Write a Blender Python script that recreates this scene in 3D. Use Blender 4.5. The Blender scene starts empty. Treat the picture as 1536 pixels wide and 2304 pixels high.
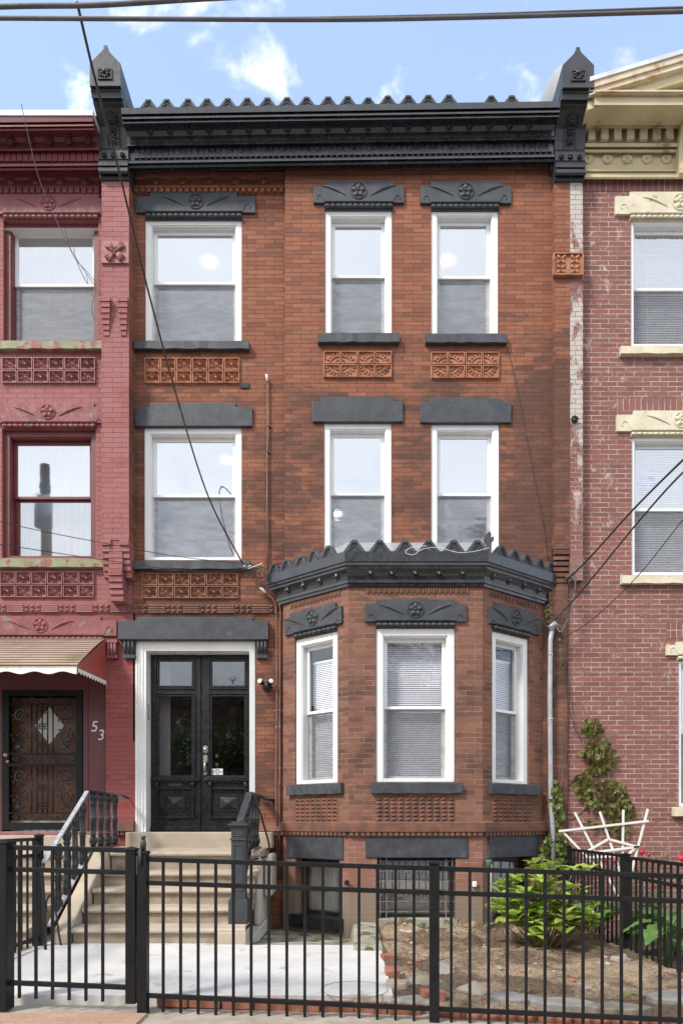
import bpy, math, random
from mathutils import Vector, Matrix
random.seed(7)
R = math.radians
# ------------------------------------------------------------------ camera, sky, sun
SC = bpy.context.scene
C = SC.collection
F, D0, VX, HY, EZ = 1530.0, 8.5, 783.0, 1850.0, 1.18     # focal (in photo px), distance, vanishing point, eye height
cd = bpy.data.cameras.new("camera"); cam = bpy.data.objects.new("camera", cd); C.objects.link(cam)
cam.location = (0, -D0, EZ); cam.rotation_euler = (R(90), 0, 0)
cd.sensor_fit = 'VERTICAL'; cd.sensor_height = 36; cd.sensor_width = 24
cd.lens = F/2304*36
cd.shift_x = -(VX-768)/2304; cd.shift_y = (HY-1152)/2304
cd.clip_start = .05; cd.clip_end = 3000
SC.camera = cam
SUN_EL, SUN_AZ = 44, 228      # azimuth clockwise from +Y
w = bpy.data.worlds.new("World"); SC.world = w; w.use_nodes = True
nt = w.node_tree; nt.nodes.clear()
def N(t, ty, **k):
    n = t.nodes.new(ty)
    for a, b in k.items(): setattr(n, a, b)
    return n
out = N(nt, 'ShaderNodeOutputWorld'); bg = N(nt, 'ShaderNodeBackground'); bg.inputs[1].default_value = .115
sky = N(nt, 'ShaderNodeTexSky', sky_type='NISHITA'); sky.sun_disc = False
sky.sun_elevation = R(SUN_EL); sky.sun_rotation = R(SUN_AZ); sky.air_density = 1.2; sky.dust_density = 1.0; sky.ozone_density = 1.5
tc = N(nt, 'ShaderNodeTexCoord'); sep = N(nt, 'ShaderNodeSeparateXYZ'); nt.links.new(tc.outputs['Generated'], sep.inputs[0])
def wm(op, a, b=None, c=None):
    n = N(nt, 'ShaderNodeMath', operation=op)
    for i, v in enumerate((a, b, c)):
        if v is None: continue
        if isinstance(v, (int, float)): n.inputs[i].default_value = v
        else: nt.links.new(v, n.inputs[i])
    return n.outputs[0]
zz = wm('MAXIMUM', sep.outputs[2], .06)
cx, cy = wm('DIVIDE', sep.outputs[0], zz), wm('DIVIDE', sep.outputs[1], zz)
cmb = N(nt, 'ShaderNodeCombineXYZ'); nt.links.new(cx, cmb.inputs[0]); nt.links.new(cy, cmb.inputs[1]); cmb.inputs[2].default_value = 3.7
no = N(nt, 'ShaderNodeTexNoise'); no.inputs['Scale'].default_value = 7.5; no.inputs['Detail'].default_value = 9; no.inputs['Roughness'].default_value = .56
no.inputs['Distortion'].default_value = .35
nt.links.new(cmb.outputs[0], no.inputs['Vector'])
# cloudier towards the street side (behind the photographer)
back = N(nt, 'ShaderNodeMapRange'); nt.links.new(sep.outputs[1], back.inputs[0])
back.inputs[1].default_value = .15; back.inputs[2].default_value = -.35; back.inputs[3].default_value = 0.0; back.inputs[4].default_value = .31
cov = wm('ADD', no.outputs[0], back.outputs[0])
cr = N(nt, 'ShaderNodeMapRange', interpolation_type='SMOOTHSTEP'); nt.links.new(cov, cr.inputs[0])
cr.inputs[1].default_value = .545; cr.inputs[2].default_value = .72; cr.inputs[3].default_value = .0; cr.inputs[4].default_value = .85
no2 = N(nt, 'ShaderNodeTexNoise'); no2.inputs['Scale'].default_value = 1.1; no2.inputs['Detail'].default_value = 5
nt.links.new(cmb.outputs[0], no2.inputs['Vector'])
cc = N(nt, 'ShaderNodeMixRGB'); nt.links.new(no2.outputs[0], cc.inputs[0])
cc.inputs[1].default_value = (3.9, 4.0, 4.25, 1); cc.inputs[2].default_value = (6.6, 6.7, 6.9, 1)
mx = N(nt, 'ShaderNodeMixRGB'); nt.links.new(cr.outputs[0], mx.inputs[0]); 
tint = N(nt, 'ShaderNodeMixRGB', blend_type='MIX'); tint.inputs[0].default_value = .42; nt.links.new(sky.outputs[0], tint.inputs[1]); tint.inputs[2].default_value = (2.5, 3.2, 4.4, 1)
nt.links.new(tint.outputs[0], mx.inputs[1]); nt.links.new(cc.outputs[0], mx.inputs[2])
nt.links.new(mx.outputs[0], bg.inputs[0]); nt.links.new(bg.outputs[0], out.inputs[0])
sl = bpy.data.lights.new("sun", 'SUN'); sl.energy = 1.5; sl.angle = R(10); sl.color = (1, .95, .87)
so = bpy.data.objects.new("sun", sl); C.objects.link(so)
az, el = R(SUN_AZ), R(SUN_EL)
sdir = Vector((math.sin(az)*math.cos(el), math.cos(az)*math.cos(el), math.sin(el)))
so.rotation_euler = sdir.to_track_quat('Z', 'Y').to_euler(); so.location = sdir*20
SC.view_settings.view_transform = 'Standard'; SC.view_settings.look = 'None'
SC.view_settings.exposure = 1.42; SC.view_settings.gamma = 1; SC.view_settings.use_curve_mapping = False
SC.cycles.max_bounces = 8; SC.cycles.transparent_max_bounces = 12
try: SC.cycles.use_denoising = True
except Exception: pass

# ------------------------------------------------------------------ measuring: photo pixel -> point on the plane at depth Y
def PX(x, Y=0.0): return (x-VX)*(D0+Y)/F
def PZ(y, Y=0.0): return EZ-(y-HY)*(D0+Y)/F

# ------------------------------------------------------------------ mesh builder
ORG = {}
class M:
    def __init__(s): s.v = []; s.f = []; s.s = []
    def add(s, vs, fs, smooth=False, mat=None):
        b = len(s.v)
        s.v += [Vector(p) if mat is None else mat @ Vector(p) for p in vs]
        s.f += [tuple(i+b for i in f) for f in fs]; s.s += [smooth]*len(fs); return s
    def quad(s, a, b, c, d): return s.add([a, b, c, d], [(0, 1, 2, 3)])
    def box(s, x0, x1, y0, y1, z0, z1, mat=None):
        vs = [(x0,y0,z0),(x1,y0,z0),(x1,y1,z0),(x0,y1,z0),(x0,y0,z1),(x1,y0,z1),(x1,y1,z1),(x0,y1,z1)]
        return s.add(vs, [(0,1,5,4),(1,2,6,5),(2,3,7,6),(3,0,4,7),(4,5,6,7),(3,2,1,0)], False, mat)
    def prism(s, pts, y0, y1, mat=None):       # polygon in XZ (counter-clockwise seen from -Y), extruded y0 (front) .. y1
        n = len(pts)
        vs = [(p[0], y0, p[1]) for p in pts]+[(p[0], y1, p[1]) for p in pts]
        fs = [tuple(range(n)), tuple(reversed(range(n, 2*n)))]
        fs += [(i, i+n, (i+1) % n+n, (i+1) % n) for i in range(n)]
        return s.add(vs, fs, False, mat)
    def tube(s, pts, r, n=6, cap=True, mat=None):
        pts = [Vector(p) for p in pts]; m = len(pts)
        rr = r if isinstance(r, (list, tuple)) else [r]*m
        vs = []; up = None
        for i, p in enumerate(pts):
            t = (pts[min(i+1, m-1)]-pts[max(i-1, 0)])
            t = t.normalized() if t.length > 1e-9 else Vector((0, 0, 1))
            if up is None: up = Vector((0, 0, 1)) if abs(t.z) < .9 else Vector((1, 0, 0))
            a = t.cross(up)
            if a.length < 1e-6: a = t.cross(Vector((0, 1, 0)))
            a.normalize(); b = a.cross(t).normalized(); up = b
            for k in range(n):
                q = 2*math.pi*k/n; vs.append(p+(a*math.cos(q)+b*math.sin(q))*rr[i])
        fs = []
        for i in range(m-1):
            for k in range(n):
                fs.append((i*n+k, i*n+(k+1) % n, (i+1)*n+(k+1) % n, (i+1)*n+k))
        if cap: fs += [tuple(reversed(range(n))), tuple(range((m-1)*n, m*n))]
        return s.add(vs, fs, n > 5, mat)
    def lathe(s, prof, n=10, mat=None, sx=1, sy=1):      # prof [(r,z)]
        vs = [(r*math.cos(2*math.pi*k/n)*sx, r*math.sin(2*math.pi*k/n)*sy, z) for r, z in prof for k in range(n)]
        fs = [(i*n+k, i*n+(k+1) % n, (i+1)*n+(k+1) % n, (i+1)*n+k) for i in range(len(prof)-1) for k in range(n)]
        fs += [tuple(reversed(range(n))), tuple(range((len(prof)-1)*n, len(prof)*n))]
        return s.add(vs, fs, True, mat)
    def ball(s, c, r, n=8, sx=1, sy=1, sz=1):
        prof = [(math.sin(math.pi*(i+.001)/(n//2+1))*r, -math.cos(math.pi*i/(n//2+1))*r) for i in range(n//2+2)]
        return s.lathe([(max(a, 1e-4), b*sz) for a, b in prof], n, Matrix.Translation(c), sx, sy)
    def build(s, name, mat, parent=None, org=None, bevel=0, smooth=None):
        o0 = Vector(org) if org is not None else (ORG[parent.name] if parent is not None else Vector((0, 0, 0)))
        me = bpy.data.meshes.new(name)
        me.from_pydata([tuple(p-o0) for p in s.v], [], s.f); me.update()
        uv = me.uv_layers.new(name="uv")
        for p in me.polygons:
            n = p.normal
            if abs(n.z) > .8: t, b = Vector((1, 0, 0)), Vector((0, 1, 0))
            else: t = Vector((-n.y, n.x, 0)).normalized(); b = Vector((0, 0, 1))
            for li in p.loop_indices:
                q = s.v[me.loops[li].vertex_index]; uv.data[li].uv = (q.dot(t), q.dot(b))
            p.use_smooth = s.s[p.index] if smooth is None else smooth
        if mat: me.materials.append(mat)
        o = bpy.data.objects.new(name, me); C.objects.link(o)
        if parent is not None: o.parent = parent; ORG[o.name] = o0
        else: o.location = o0; ORG[o.name] = o0
        if bevel:
            m = o.modifiers.new("bevel", 'BEVEL'); m.width = bevel; m.segments = 2; m.limit_method = 'ANGLE'
        return o
def dup(o, delta, parent=None):
    c = o.copy(); C.objects.link(c); c.parent = parent if parent is not None else o.parent
    c.location = o.location+Vector(delta); ORG[c.name] = ORG[o.name]; return c
def dup_at(o, M4):                      # copy of a part moved by a matrix given in world space
    c = o.copy(); C.objects.link(c); c.parent = o.parent; org = ORG[o.name]
    c.matrix_local = Matrix.Translation(-org) @ M4 @ Matrix.Translation(org) @ o.matrix_local; ORG[c.name] = org; return c
def tag(o, label=None, cat=None, group=None, kind=None):
    if label: o['label'] = label
    if cat: o['category'] = cat
    if group: o['group'] = group
    if kind: o['kind'] = kind
    return o
def thing(name, loc, label, cat, group=None):
    o = bpy.data.objects.new(name, None); C.objects.link(o); o.location = loc; o.empty_display_size = .1
    ORG[o.name] = Vector(loc); return tag(o, label, cat, group)
# a local frame on a wall: u along the wall, d inward, z up
class Fr:
    def __init__(s, O, u): s.O = Vector(O); s.u = Vector(u).normalized(); s.n = Vector((-s.u.y, s.u.x, 0)); s.m = Matrix(((s.u.x, s.n.x, 0, s.O.x), (s.u.y, s.n.y, 0, s.O.y), (0, 0, 1, s.O.z), (0, 0, 0, 1)))

# ------------------------------------------------------------------ materials
def mat(name):
    m = bpy.data.materials.new(name); m.use_nodes = True; t = m.node_tree
    b = t.nodes['Principled BSDF']; return m, t, b
def rgb(t, c):
    n = N(t, 'ShaderNodeRGB'); n.outputs[0].default_value = (*c, 1); return n.outputs[0]
def noise(t, vec, scale, detail=4, rough=.55, dist=0):
    n = N(t, 'ShaderNodeTexNoise'); n.inputs['Scale'].default_value = scale; n.inputs['Detail'].default_value = detail
    n.inputs['Roughness'].default_value = rough; n.inputs['Distortion'].default_value = dist
    t.links.new(vec, n.inputs['Vector']); return n.outputs[0]
def mapr(t, v, a, b, c=0, d=1):
    n = N(t, 'ShaderNodeMapRange', interpolation_type='SMOOTHSTEP'); t.links.new(v, n.inputs[0])
    for i, q in enumerate((a, b, c, d)): n.inputs[i+1].default_value = q
    return n.outputs[0]
def mix(t, f, a, b, mode='MIX'):
    n = N(t, 'ShaderNodeMixRGB', blend_type=mode)
    for i, q in enumerate((f, a, b)):
        if isinstance(q, (int, float)): n.inputs[i].default_value = q
        elif isinstance(q, tuple): n.inputs[i].default_value = (*q, 1)
        else: t.links.new(q, n.inputs[i])
    return n.outputs[0]
def mth(t, op, a, b=None):
    n = N(t, 'ShaderNodeMath', operation=op); n.use_clamp = False
    for i, v in enumerate((a, b)):
        if v is None: continue
        if isinstance(v, (int, float)): n.inputs[i].default_value = v
        else: t.links.new(v, n.inputs[i])
    return n.outputs[0]
def pos(t, sc=None):
    g = N(t, 'ShaderNodeNewGeometry').outputs['Position']
    if sc is None: return g
    v = N(t, 'ShaderNodeVectorMath', operation='MULTIPLY'); t.links.new(g, v.inputs[0]); v.inputs[1].default_value = sc; return v.outputs[0]
def bump(t, b, h, strength, dist=.01, prev=None):
    n = N(t, 'ShaderNodeBump'); n.inputs['Strength'].default_value = strength; n.inputs['Distance'].default_value = dist
    t.links.new(h, n.inputs['Height'])
    if prev is not None: t.links.new(prev, n.inputs['Normal'])
    t.links.new(n.outputs[0], b.inputs['Normal']); return n.outputs[0]
def paint(name, c1, c2=None, rough=.5, nscale=3, bs=.15, bscale=60, spec=.5, metal=0, wear=None, wamt=(.62, .68), wscale=4, rv=.1):
    m, t, b = mat(name); p = pos(t); c2 = c2 or tuple(x*.8 for x in c1)
    col = mix(t, mapr(t, noise(t, p, nscale, 6), .35, .65), c1, c2)
    if wear: col = mix(t, mapr(t, noise(t, p, wscale, 8, .65), *wamt), col, wear)
    t.links.new(col, b.inputs['Base Color'])
    t.links.new(mapr(t, noise(t, p, nscale*4, 4), .3, .7, max(rough-rv, .05), rough+rv), b.inputs['Roughness'])
    b.inputs['Metallic'].default_value = metal; b.inputs['Specular IOR Level'].default_value = spec
    if bs: bump(t, b, noise(t, p, bscale, 5), bs, .004)
    return m
def brick(name, cols, mortar, bw, bh, ms=.0035, soot=None, soot_amt=(.5, .75), extra=None, mbump=.6, zsoot=None, xsoot=False, vsize=(1.2, 1, 2.2), offs=(0, 0)):
    m, t, b = mat(name); uvn = N(t, 'ShaderNodeUVMap', uv_map='uv'); p = pos(t)
    # slightly wobbly courses
    wob = N(t, 'ShaderNodeTexNoise'); wob.inputs['Scale'].default_value = 6; wob.inputs['Detail'].default_value = 3; t.links.new(uvn.outputs[0], wob.inputs['Vector'])
    sub = N(t, 'ShaderNodeVectorMath', operation='SUBTRACT'); t.links.new(wob.outputs['Color'], sub.inputs[0]); sub.inputs[1].default_value = (.5, .5, .5)
    scl = N(t, 'ShaderNodeVectorMath', operation='SCALE'); t.links.new(sub.outputs[0], scl.inputs[0]); scl.inputs['Scale'].default_value = .008
    ad = N(t, 'ShaderNodeVectorMath', operation='ADD'); t.links.new(uvn.outputs[0], ad.inputs[0]); t.links.new(scl.outputs[0], ad.inputs[1])
    ad2 = N(t, 'ShaderNodeVectorMath', operation='ADD'); t.links.new(ad.outputs[0], ad2.inputs[0]); ad2.inputs[1].default_value = (50+offs[0], 50+offs[1], 0)
    bt = N(t, 'ShaderNodeTexBrick'); t.links.new(ad2.outputs[0], bt.inputs['Vector'])
    bt.inputs['Scale'].default_value = 1; bt.inputs['Brick Width'].default_value = bw; bt.inputs['Row Height'].default_value = bh
    bt.inputs['Mortar Size'].default_value = ms; bt.inputs['Mortar Smooth'].default_value = .3; bt.inputs['Bias'].default_value = 0
    bt.inputs['Color1'].default_value = (0, 0, 0, 1); bt.inputs['Color2'].default_value = (1, 1, 1, 1); bt.inputs['Mortar'].default_value = (.5, .5, .5, 1)
    ramp = N(t, 'ShaderNodeValToRGB'); t.links.new(bt.outputs['Color'], ramp.inputs[0])
    e = ramp.color_ramp.elements; e[0].position = 0; e[0].color = (*cols[0], 1); e[1].position = 1; e[1].color = (*cols[-1], 1)
    for i, c in enumerate(cols[1:-1]): q = e.new((i+1)/(len(cols)-1)); q.color = (*c, 1)
    fine = noise(t, p, 45, 5, .7)
    col = mix(t, mapr(t, fine, .3, .7, 0, .35), ramp.outputs[0], tuple(x*.55 for x in cols[0]))
    col = mix(t, mapr(t, noise(t, p, 130, 2, .7), .60, .78, 0, .22), col, tuple(min(1, x*1.7) for x in cols[-1]))
    if soot:
        s1 = noise(t, pos(t, vsize), 1.1, 10, .68, .4)
        bw2 = mix(t, .08, s1, bt.outputs['Color'])      # whole bricks catch the soot differently
        f = mapr(t, bw2, soot_amt[0], soot_amt[1], 0, .78)
        if zsoot:
            sp = N(t, 'ShaderNodeSeparateXYZ'); t.links.new(p, sp.inputs[0])
            zf = mapr(t, sp.outputs[2], zsoot[0], zsoot[1], zsoot[2], zsoot[3])
            if xsoot: zf = mth(t, 'ADD', zf, mth(t, 'MULTIPLY', mapr(t, sp.outputs[0], 1.7, 2.5), mapr(t, sp.outputs[2], 8.2, 6.9, 0, .07)))
            f = mapr(t, mth(t, 'ADD', bw2, zf), soot_amt[0], soot_amt[1], 0, .78)
        col = mix(t, f, col, soot)
    mcol = mix(t, mapr(t, noise(t, p, 5, 6, .7), .4, .62), mortar, tuple(x*.45 for x in mortar))
    col = mix(t, bt.outputs['Fac'], col, mcol)
    if extra: col = extra(t, col, p, bt)
    t.links.new(col, b.inputs['Base Color'])
    b.inputs['Roughness'].default_value = .82; b.inputs['Specular IOR Level'].default_value = .3
    inv = mth(t, 'SUBTRACT', 1, bt.outputs['Fac'])
    n1 = bump(t, b, inv, mbump, .006)
    bump(t, b, noise(t, p, 70, 6, .7), .45, .005, n1)
    return m
MAT = {}
orange = [(.235,.088,.052), (.272,.105,.061), (.318,.130,.076), (.255,.097,.056), (.192,.076,.05)]
MAT['brick_main'] = brick('red_orange_brick', orange, (.11,.055,.04), .232, .0555, .0034, (.075,.042,.034), (.50, .68), zsoot=(7.9, 6.2, -.06, .10), xsoot=True)
MAT['brick_left'] = brick('red_orange_brick_entry', orange, (.11,.055,.04), .232, .0555, .0034, (.085,.045,.035), (.50, .68), zsoot=(8.2, 5.5, -.03, .09))
lowc = [(.19,.088,.060), (.225,.104,.070), (.265,.126,.084), (.205,.092,.062), (.15,.073,.055)]
MAT['brick_sooty'] = brick('sooty_brick', lowc, (.12,.07,.055), .22, .058, .0035, (.06,.038,.032), (.36, .60))
MAT['brick_bay'] = brick('brown_red_brick', lowc, (.33,.23,.18), .214, .0603, .003, (.07,.042,.034), (.44, .66))
def base_grey(t, col, p, bt):
    sp = N(t, 'ShaderNodeSeparateXYZ'); t.links.new(p, sp.inputs[0])
    f = mapr(t, mth(t, 'ADD', sp.outputs[2], mth(t, 'MULTIPLY', noise(t, p, 6, 4), .16)), .56, .38)
    return mix(t, f, col, (.23,.175,.13))
MAT['brick_base'] = brick('basement_brick', [(.25,.115,.085), (.30,.145,.11), (.23,.10,.075)], (.36,.28,.23), .214, .0603, .003, (.13,.07,.05), (.5, .75), extra=base_grey)
pink = [(.33,.132,.13), (.35,.148,.144), (.31,.122,.12)]
def peel(lo, hi, c, sc=3.0):
    def g(t, col, p, bt):
        sp = N(t, 'ShaderNodeSeparateXYZ'); t.links.new(p, sp.inputs[0])
        band = mapr(t, mth(t, 'ABSOLUTE', mth(t, 'SUBTRACT', sp.outputs[2], lo)), 1.4, .2, 0, .10)
        f = mapr(t, mth(t, 'ADD', noise(t, p, sc, 10, .75), band), hi, hi+.04)
        return mix(t, f, col, c)
    return g
MAT['brick_pink'] = brick('pink_painted_brick', pink, (.20,.06,.06), .232, .062, .003, (.24,.075,.065), (.50, .72), extra=peel(5.2, .655, (.30,.09,.05), 9))
MAT['brick_deep_red'] = brick('red_painted_brick', [(.27,.08,.078), (.29,.095,.09), (.25,.07,.066)], (.25,.045,.045), .232, .06, .002, (.30,.045,.03), (.55, .75))
rn = [(.215,.085,.070), (.26,.106,.088), (.235,.094,.078), (.185,.074,.062)]
def whitep(t, col, p, bt):
    f = mapr(t, noise(t, pos(t, (1, 1, .8)), 3.6, 12, .82, .3), .565, .62, 0, .75)
    sp = N(t, 'ShaderNodeSeparateXYZ'); t.links.new(p, sp.inputs[0])
    up = mapr(t, sp.outputs[2], 1.5, 4.8, .25, 1)
    speck = mapr(t, noise(t, p, 220, 2, .8), .60, .66, 0, .5)
    col = mix(t, speck, col, (.55,.45,.42))
    return mix(t, mth(t, 'MULTIPLY', f, up), col, (.55,.49,.43))
MAT['brick_right'] = brick('worn_red_brick', rn, (.47,.39,.34), .213, .0605, .005, (.2,.07,.07), (.6, .85), extra=whitep)
def whitemore(t, col, p, bt):
    f = mapr(t, noise(t, pos(t, (1, 1, .5)), 2.4, 9, .75, .3), .47, .53, 0, .85)
    sp = N(t, 'ShaderNodeSeparateXYZ'); t.links.new(p, sp.inputs[0])
    keep = mth(t, 'SUBTRACT', 1, mth(t, 'MULTIPLY', bt.outputs['Fac'], .75))
    return mix(t, mth(t, 'MULTIPLY', keep, mth(t, 'MULTIPLY', f, mapr(t, sp.outputs[2], 4.5, 5.4, .1, 1))), col, (.52,.48,.44))
MAT['brick_whitewash'] = brick('whitewashed_brick', rn, (.30,.26,.23), .16, .060, .006, extra=whitemore)
MAT['black'] = paint('glossy_black_paint', (.020,.021,.025), (.032,.034,.040), .22, 5, .14, 40, .8, wear=(.075,.08,.09), wamt=(.64, .76), wscale=5)
MAT['black_soft'] = paint('satin_black_paint', (.022,.023,.027), (.036,.038,.044), .42, 5, .12, 50, .5)
MAT['slate'] = paint('slate_black_stone_paint', (.038,.042,.049), (.056,.061,.071), .55, 6, .9, 45, .45, wear=(.10,.105,.115), wamt=(.60, .75), wscale=5)
MAT['white'] = paint('white_paint', (.80,.80,.785), (.74,.74,.72), .35, 2, .05, 40, wear=(.60,.58,.53), wamt=(.60, .74), wscale=6)
MAT['sash'] = paint('white_vinyl', (.82,.82,.82), (.78,.78,.79), .3, 2, 0)
MAT['terra'] = paint('terracotta', (.43,.185,.10), (.30,.12,.068), .6, 9, .5, 90, .4, wear=(.15,.07,.045), wamt=(.56, .68), wscale=7)
MAT['terra_mid'] = paint('sooty_terracotta', (.30,.135,.08), (.20,.09,.055), .65, 7, .5, 90)
MAT['terra_dark'] = paint('weathered_terracotta', (.20,.085,.05), (.12,.06,.045), .7, 9, .5, 90)
MAT['maroon'] = paint('maroon_paint', (.16,.032,.034), (.13,.026,.03), .45, 5, .25, 60)
MAT['pink'] = paint('pink_painted_stone', (.25,.082,.086), (.21,.066,.07), .6, 4, .6, 50)
MAT['pink_light'] = paint('pink_terracotta', (.31,.12,.115), (.25,.09,.09), .55, 6, .5, 60)
MAT['pink_worn'] = paint('peeling_pink_stone', (.26,.08,.085), (.20,.055,.06), .65, 5, 1.0, 40, wear=(.16,.18,.12), wamt=(.60, .64), wscale=7)
MAT['sill_green'] = paint('peeling_green_sill', (.21,.215,.105), (.25,.26,.15), .65, 6, .6, 60, wear=(.24,.09,.085), wamt=(.52, .55), wscale=5)
MAT['cream'] = paint('cream_paint', (.58,.49,.31), (.50,.42,.26), .55, 3, .3, 40, wear=(.24,.18,.10), wamt=(.54, .72), wscale=4)
MAT['cream_rust'] = paint('rust_stained_cream', (.62,.53,.39), (.52,.40,.26), .6, 3, .4, 40, wear=(.36,.17,.06), wamt=(.47, .66), wscale=3.5)
MAT['cream_stone'] = paint('cream_painted_stone', (.64,.59,.45), (.56,.50,.36), .6, 5, .8, 40, wear=(.34,.27,.18), wamt=(.60, .68), wscale=8)
MAT['stone'] = paint('tan_sandstone', (.45,.38,.30), (.38,.32,.25), .85, 4, .6, 120, .2, wear=(.27,.21,.15), wamt=(.62, .72), wscale=3)
MAT['stone_riser'] = paint('shaded_soiled_sandstone', (.36,.30,.235), (.27,.225,.17), .9, 5, .7, 110, .2, wear=(.19,.15,.11), wamt=(.58, .70), wscale=5)  # darker than the treads: mostly riser shade put into the colour, plus soiled patches
MAT['slab'] = paint('pale_concrete', (.60,.585,.56), (.53,.515,.49), .9, 2.5, .35, 150, .2, wear=(.38,.345,.30), wamt=(.57, .68), wscale=3.5)
MAT['conc'] = paint('weathered_concrete', (.36,.33,.28), (.27,.245,.20), .9, 4, .8, 60, .2, wear=(.10,.115,.05), wamt=(.52, .58), wscale=5)
MAT['fence'] = paint('black_powder_coat', (.010,.010,.011), (.013,.013,.014), .45, 8, 0, 80, .22)
MAT['iron'] = paint('black_cast_iron', (.014,.014,.016), (.022,.022,.024), .30, 20, .1, 120, .5)
MAT['iron_grey'] = paint('worn_grey_iron', (.30,.31,.33), (.42,.43,.45), .4, 20, .4, 60, .6, wear=(.03,.03,.03), wamt=(.6, .63), wscale=30)
MAT['newel'] = paint('charcoal_newel_paint', (.045,.048,.056), (.036,.039,.046), .45, 8, .3, 100)
MAT['guard'] = paint('weathered_grey_bars', (.13,.125,.12), (.20,.19,.17), .6, 8, 0)
MAT['wire'] = paint('black_cable', (.03,.028,.027), (.045,.042,.04), .6, 8, 0)
MAT['wire_far'] = paint('grey_cable', (.13,.12,.13), (.10,.09,.10), .6, 8, 0)
MAT['conduit'] = paint('brown_conduit', (.15,.06,.045), (.20,.10,.07), .5, 8, .2, 60, wear=(.35,.30,.25), wamt=(.62, .68), wscale=10)
MAT['galv'] = paint('galvanised_pipe', (.42,.43,.45), (.33,.34,.36), .45, 8, .1, 60, metal=.3)
MAT['metal'] = paint('brushed_nickel', (.60,.57,.50), (.5,.48,.42), .25, 8, .05, 60, metal=.9)
MAT['brass'] = paint('dull_brass', (.50,.38,.20), (.4,.3,.15), .35, 8, .05, 60, metal=.7)
MAT['doorblack'] = paint('black_gloss_door_paint', (.012,.012,.013), (.02,.02,.021), .28, 9, .06, 60, .4)
MAT['roomwhite'] = paint('white_plaster', (.78,.78,.78), (.75,.75,.76), .8, 1, 0)
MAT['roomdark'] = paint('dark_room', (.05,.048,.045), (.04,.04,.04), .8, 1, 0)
MAT['curtain'] = paint('grey_curtain', (.28,.28,.29), (.22,.22,.23), .9, 3, 0)
MAT['curtain_light'] = paint('white_curtain', (.66,.66,.66), (.58,.58,.59), .9, 3, 0)
MAT['blind'] = paint('white_blind', (.86,.87,.90), (.82,.83,.86), .5, 3, 0)
MAT['dish'] = paint('grey_dish', (.33,.34,.335), (.29,.30,.295), .5, 3, 0)
MAT['flash'] = paint('roof_flashing', (.62,.63,.64), (.5,.5,.5), .5, 3, .2, 30)
MAT['roof'] = paint('tar_roof', (.06,.06,.065), (.09,.09,.09), .8, 3, .4, 40)
MAT['lead'] = paint('painted_metal_roof', (.33,.34,.36), (.26,.27,.29), .4, 5, .3, 30)
MAT['asphalt'] = paint('asphalt', (.17,.17,.168), (.20,.197,.19), .9, 2, .6, 200, .2)
MAT['walkmix'] = paint('mortar_strip', (.42,.365,.30), (.33,.28,.22), .9, 7, .9, 90, .2)
MAT['rock'] = paint('grey_fieldstone', (.26,.23,.19), (.19,.165,.13), .85, 5, .9, 40, .2, wear=(.32,.22,.14), wamt=(.58, .68), wscale=6)
MAT['flag'] = paint('pale_flagstone', (.30,.285,.26), (.24,.225,.20), .8, 5, .6, 40, .2)
MAT['loosebrick'] = paint('loose_red_brick', (.34,.145,.095), (.26,.105,.07), .85, 9, .7, 80, .2)
MAT['wood_brown'] = paint('varnished_brown_door', (.17,.075,.035), (.12,.05,.025), .4, 6, .1, 60)
MAT['panel_brown'] = paint('brown_red_panel_paint', (.13,.040,.040), (.11,.034,.035), .45, 4, .1, 60)
MAT['green'] = paint('green_pipe', (.10,.17,.12), (.08,.14,.10), .5, 4, 0)
MAT['white_plastic'] = paint('white_plastic', (.75,.74,.70), (.70,.69,.65), .4, 4, 0)
MAT['paper'] = paint('white_paper', (.78,.77,.72), (.74,.73,.69), .8, 4, 0)
MAT['ink'] = paint('black_ink', (.03,.03,.03), (.03,.03,.03), .6, 4, 0)
MAT['awn_red'] = paint('red_aluminium', (.36,.075,.06), (.31,.065,.052), .45, 3, .05, 40)
MAT['seam'] = paint('dark_red_seam', (.10,.03,.025), (.13,.05,.035), .6, 3, 0)
MAT['awn_cream'] = paint('grimy_cream_aluminium', (.42,.34,.26), (.34,.26,.19), .5, 3, .05, 40, wear=(.20,.19,.10), wamt=(.54, .68), wscale=3)
MAT['bark'] = paint('grey_bark', (.12,.10,.08), (.08,.065,.05), .9, 9, .8, 40)
MAT['twig'] = paint('tan_stem', (.28,.21,.13), (.20,.15,.09), .8, 9, .3, 60)
MAT['rose'] = paint('crimson_petal', (.50,.01,.035), (.40,.008,.02), .5, 20, 0)
MAT['mortar_w'] = paint('white_parging', (.60,.55,.47), (.50,.44,.36), .9, 5, .5, 50)
def soil():
    m, t, b = mat('garden_soil'); p = pos(t)
    c = mix(t, mapr(t, noise(t, p, 1.6, 8, .65), .42, .56), (.40,.30,.205), (.17,.12,.085))
    c = mix(t, mapr(t, noise(t, p, 40, 6, .8), .52, .60, 0, .8), c, (.08,.055,.04))
    c = mix(t, mapr(t, noise(t, p, 90, 3, .8), .62, .66, 0, .8), c, (.42,.36,.28))
    t.links.new(c, b.inputs['Base Color']); b.inputs['Roughness'].default_value = .95; b.inputs['Specular IOR Level'].default_value = .1
    bump(t, b, noise(t, p, 30, 8, .75), 1.0, .03); return m
MAT['soil'] = soil()
def paver():
    m = brick('brick_pavers', [(.46,.28,.19), (.52,.33,.23), (.42,.25,.17), (.48,.31,.22)], (.40,.34,.27), .205, .1, .004); return m
MAT['paver'] = paver()
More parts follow.
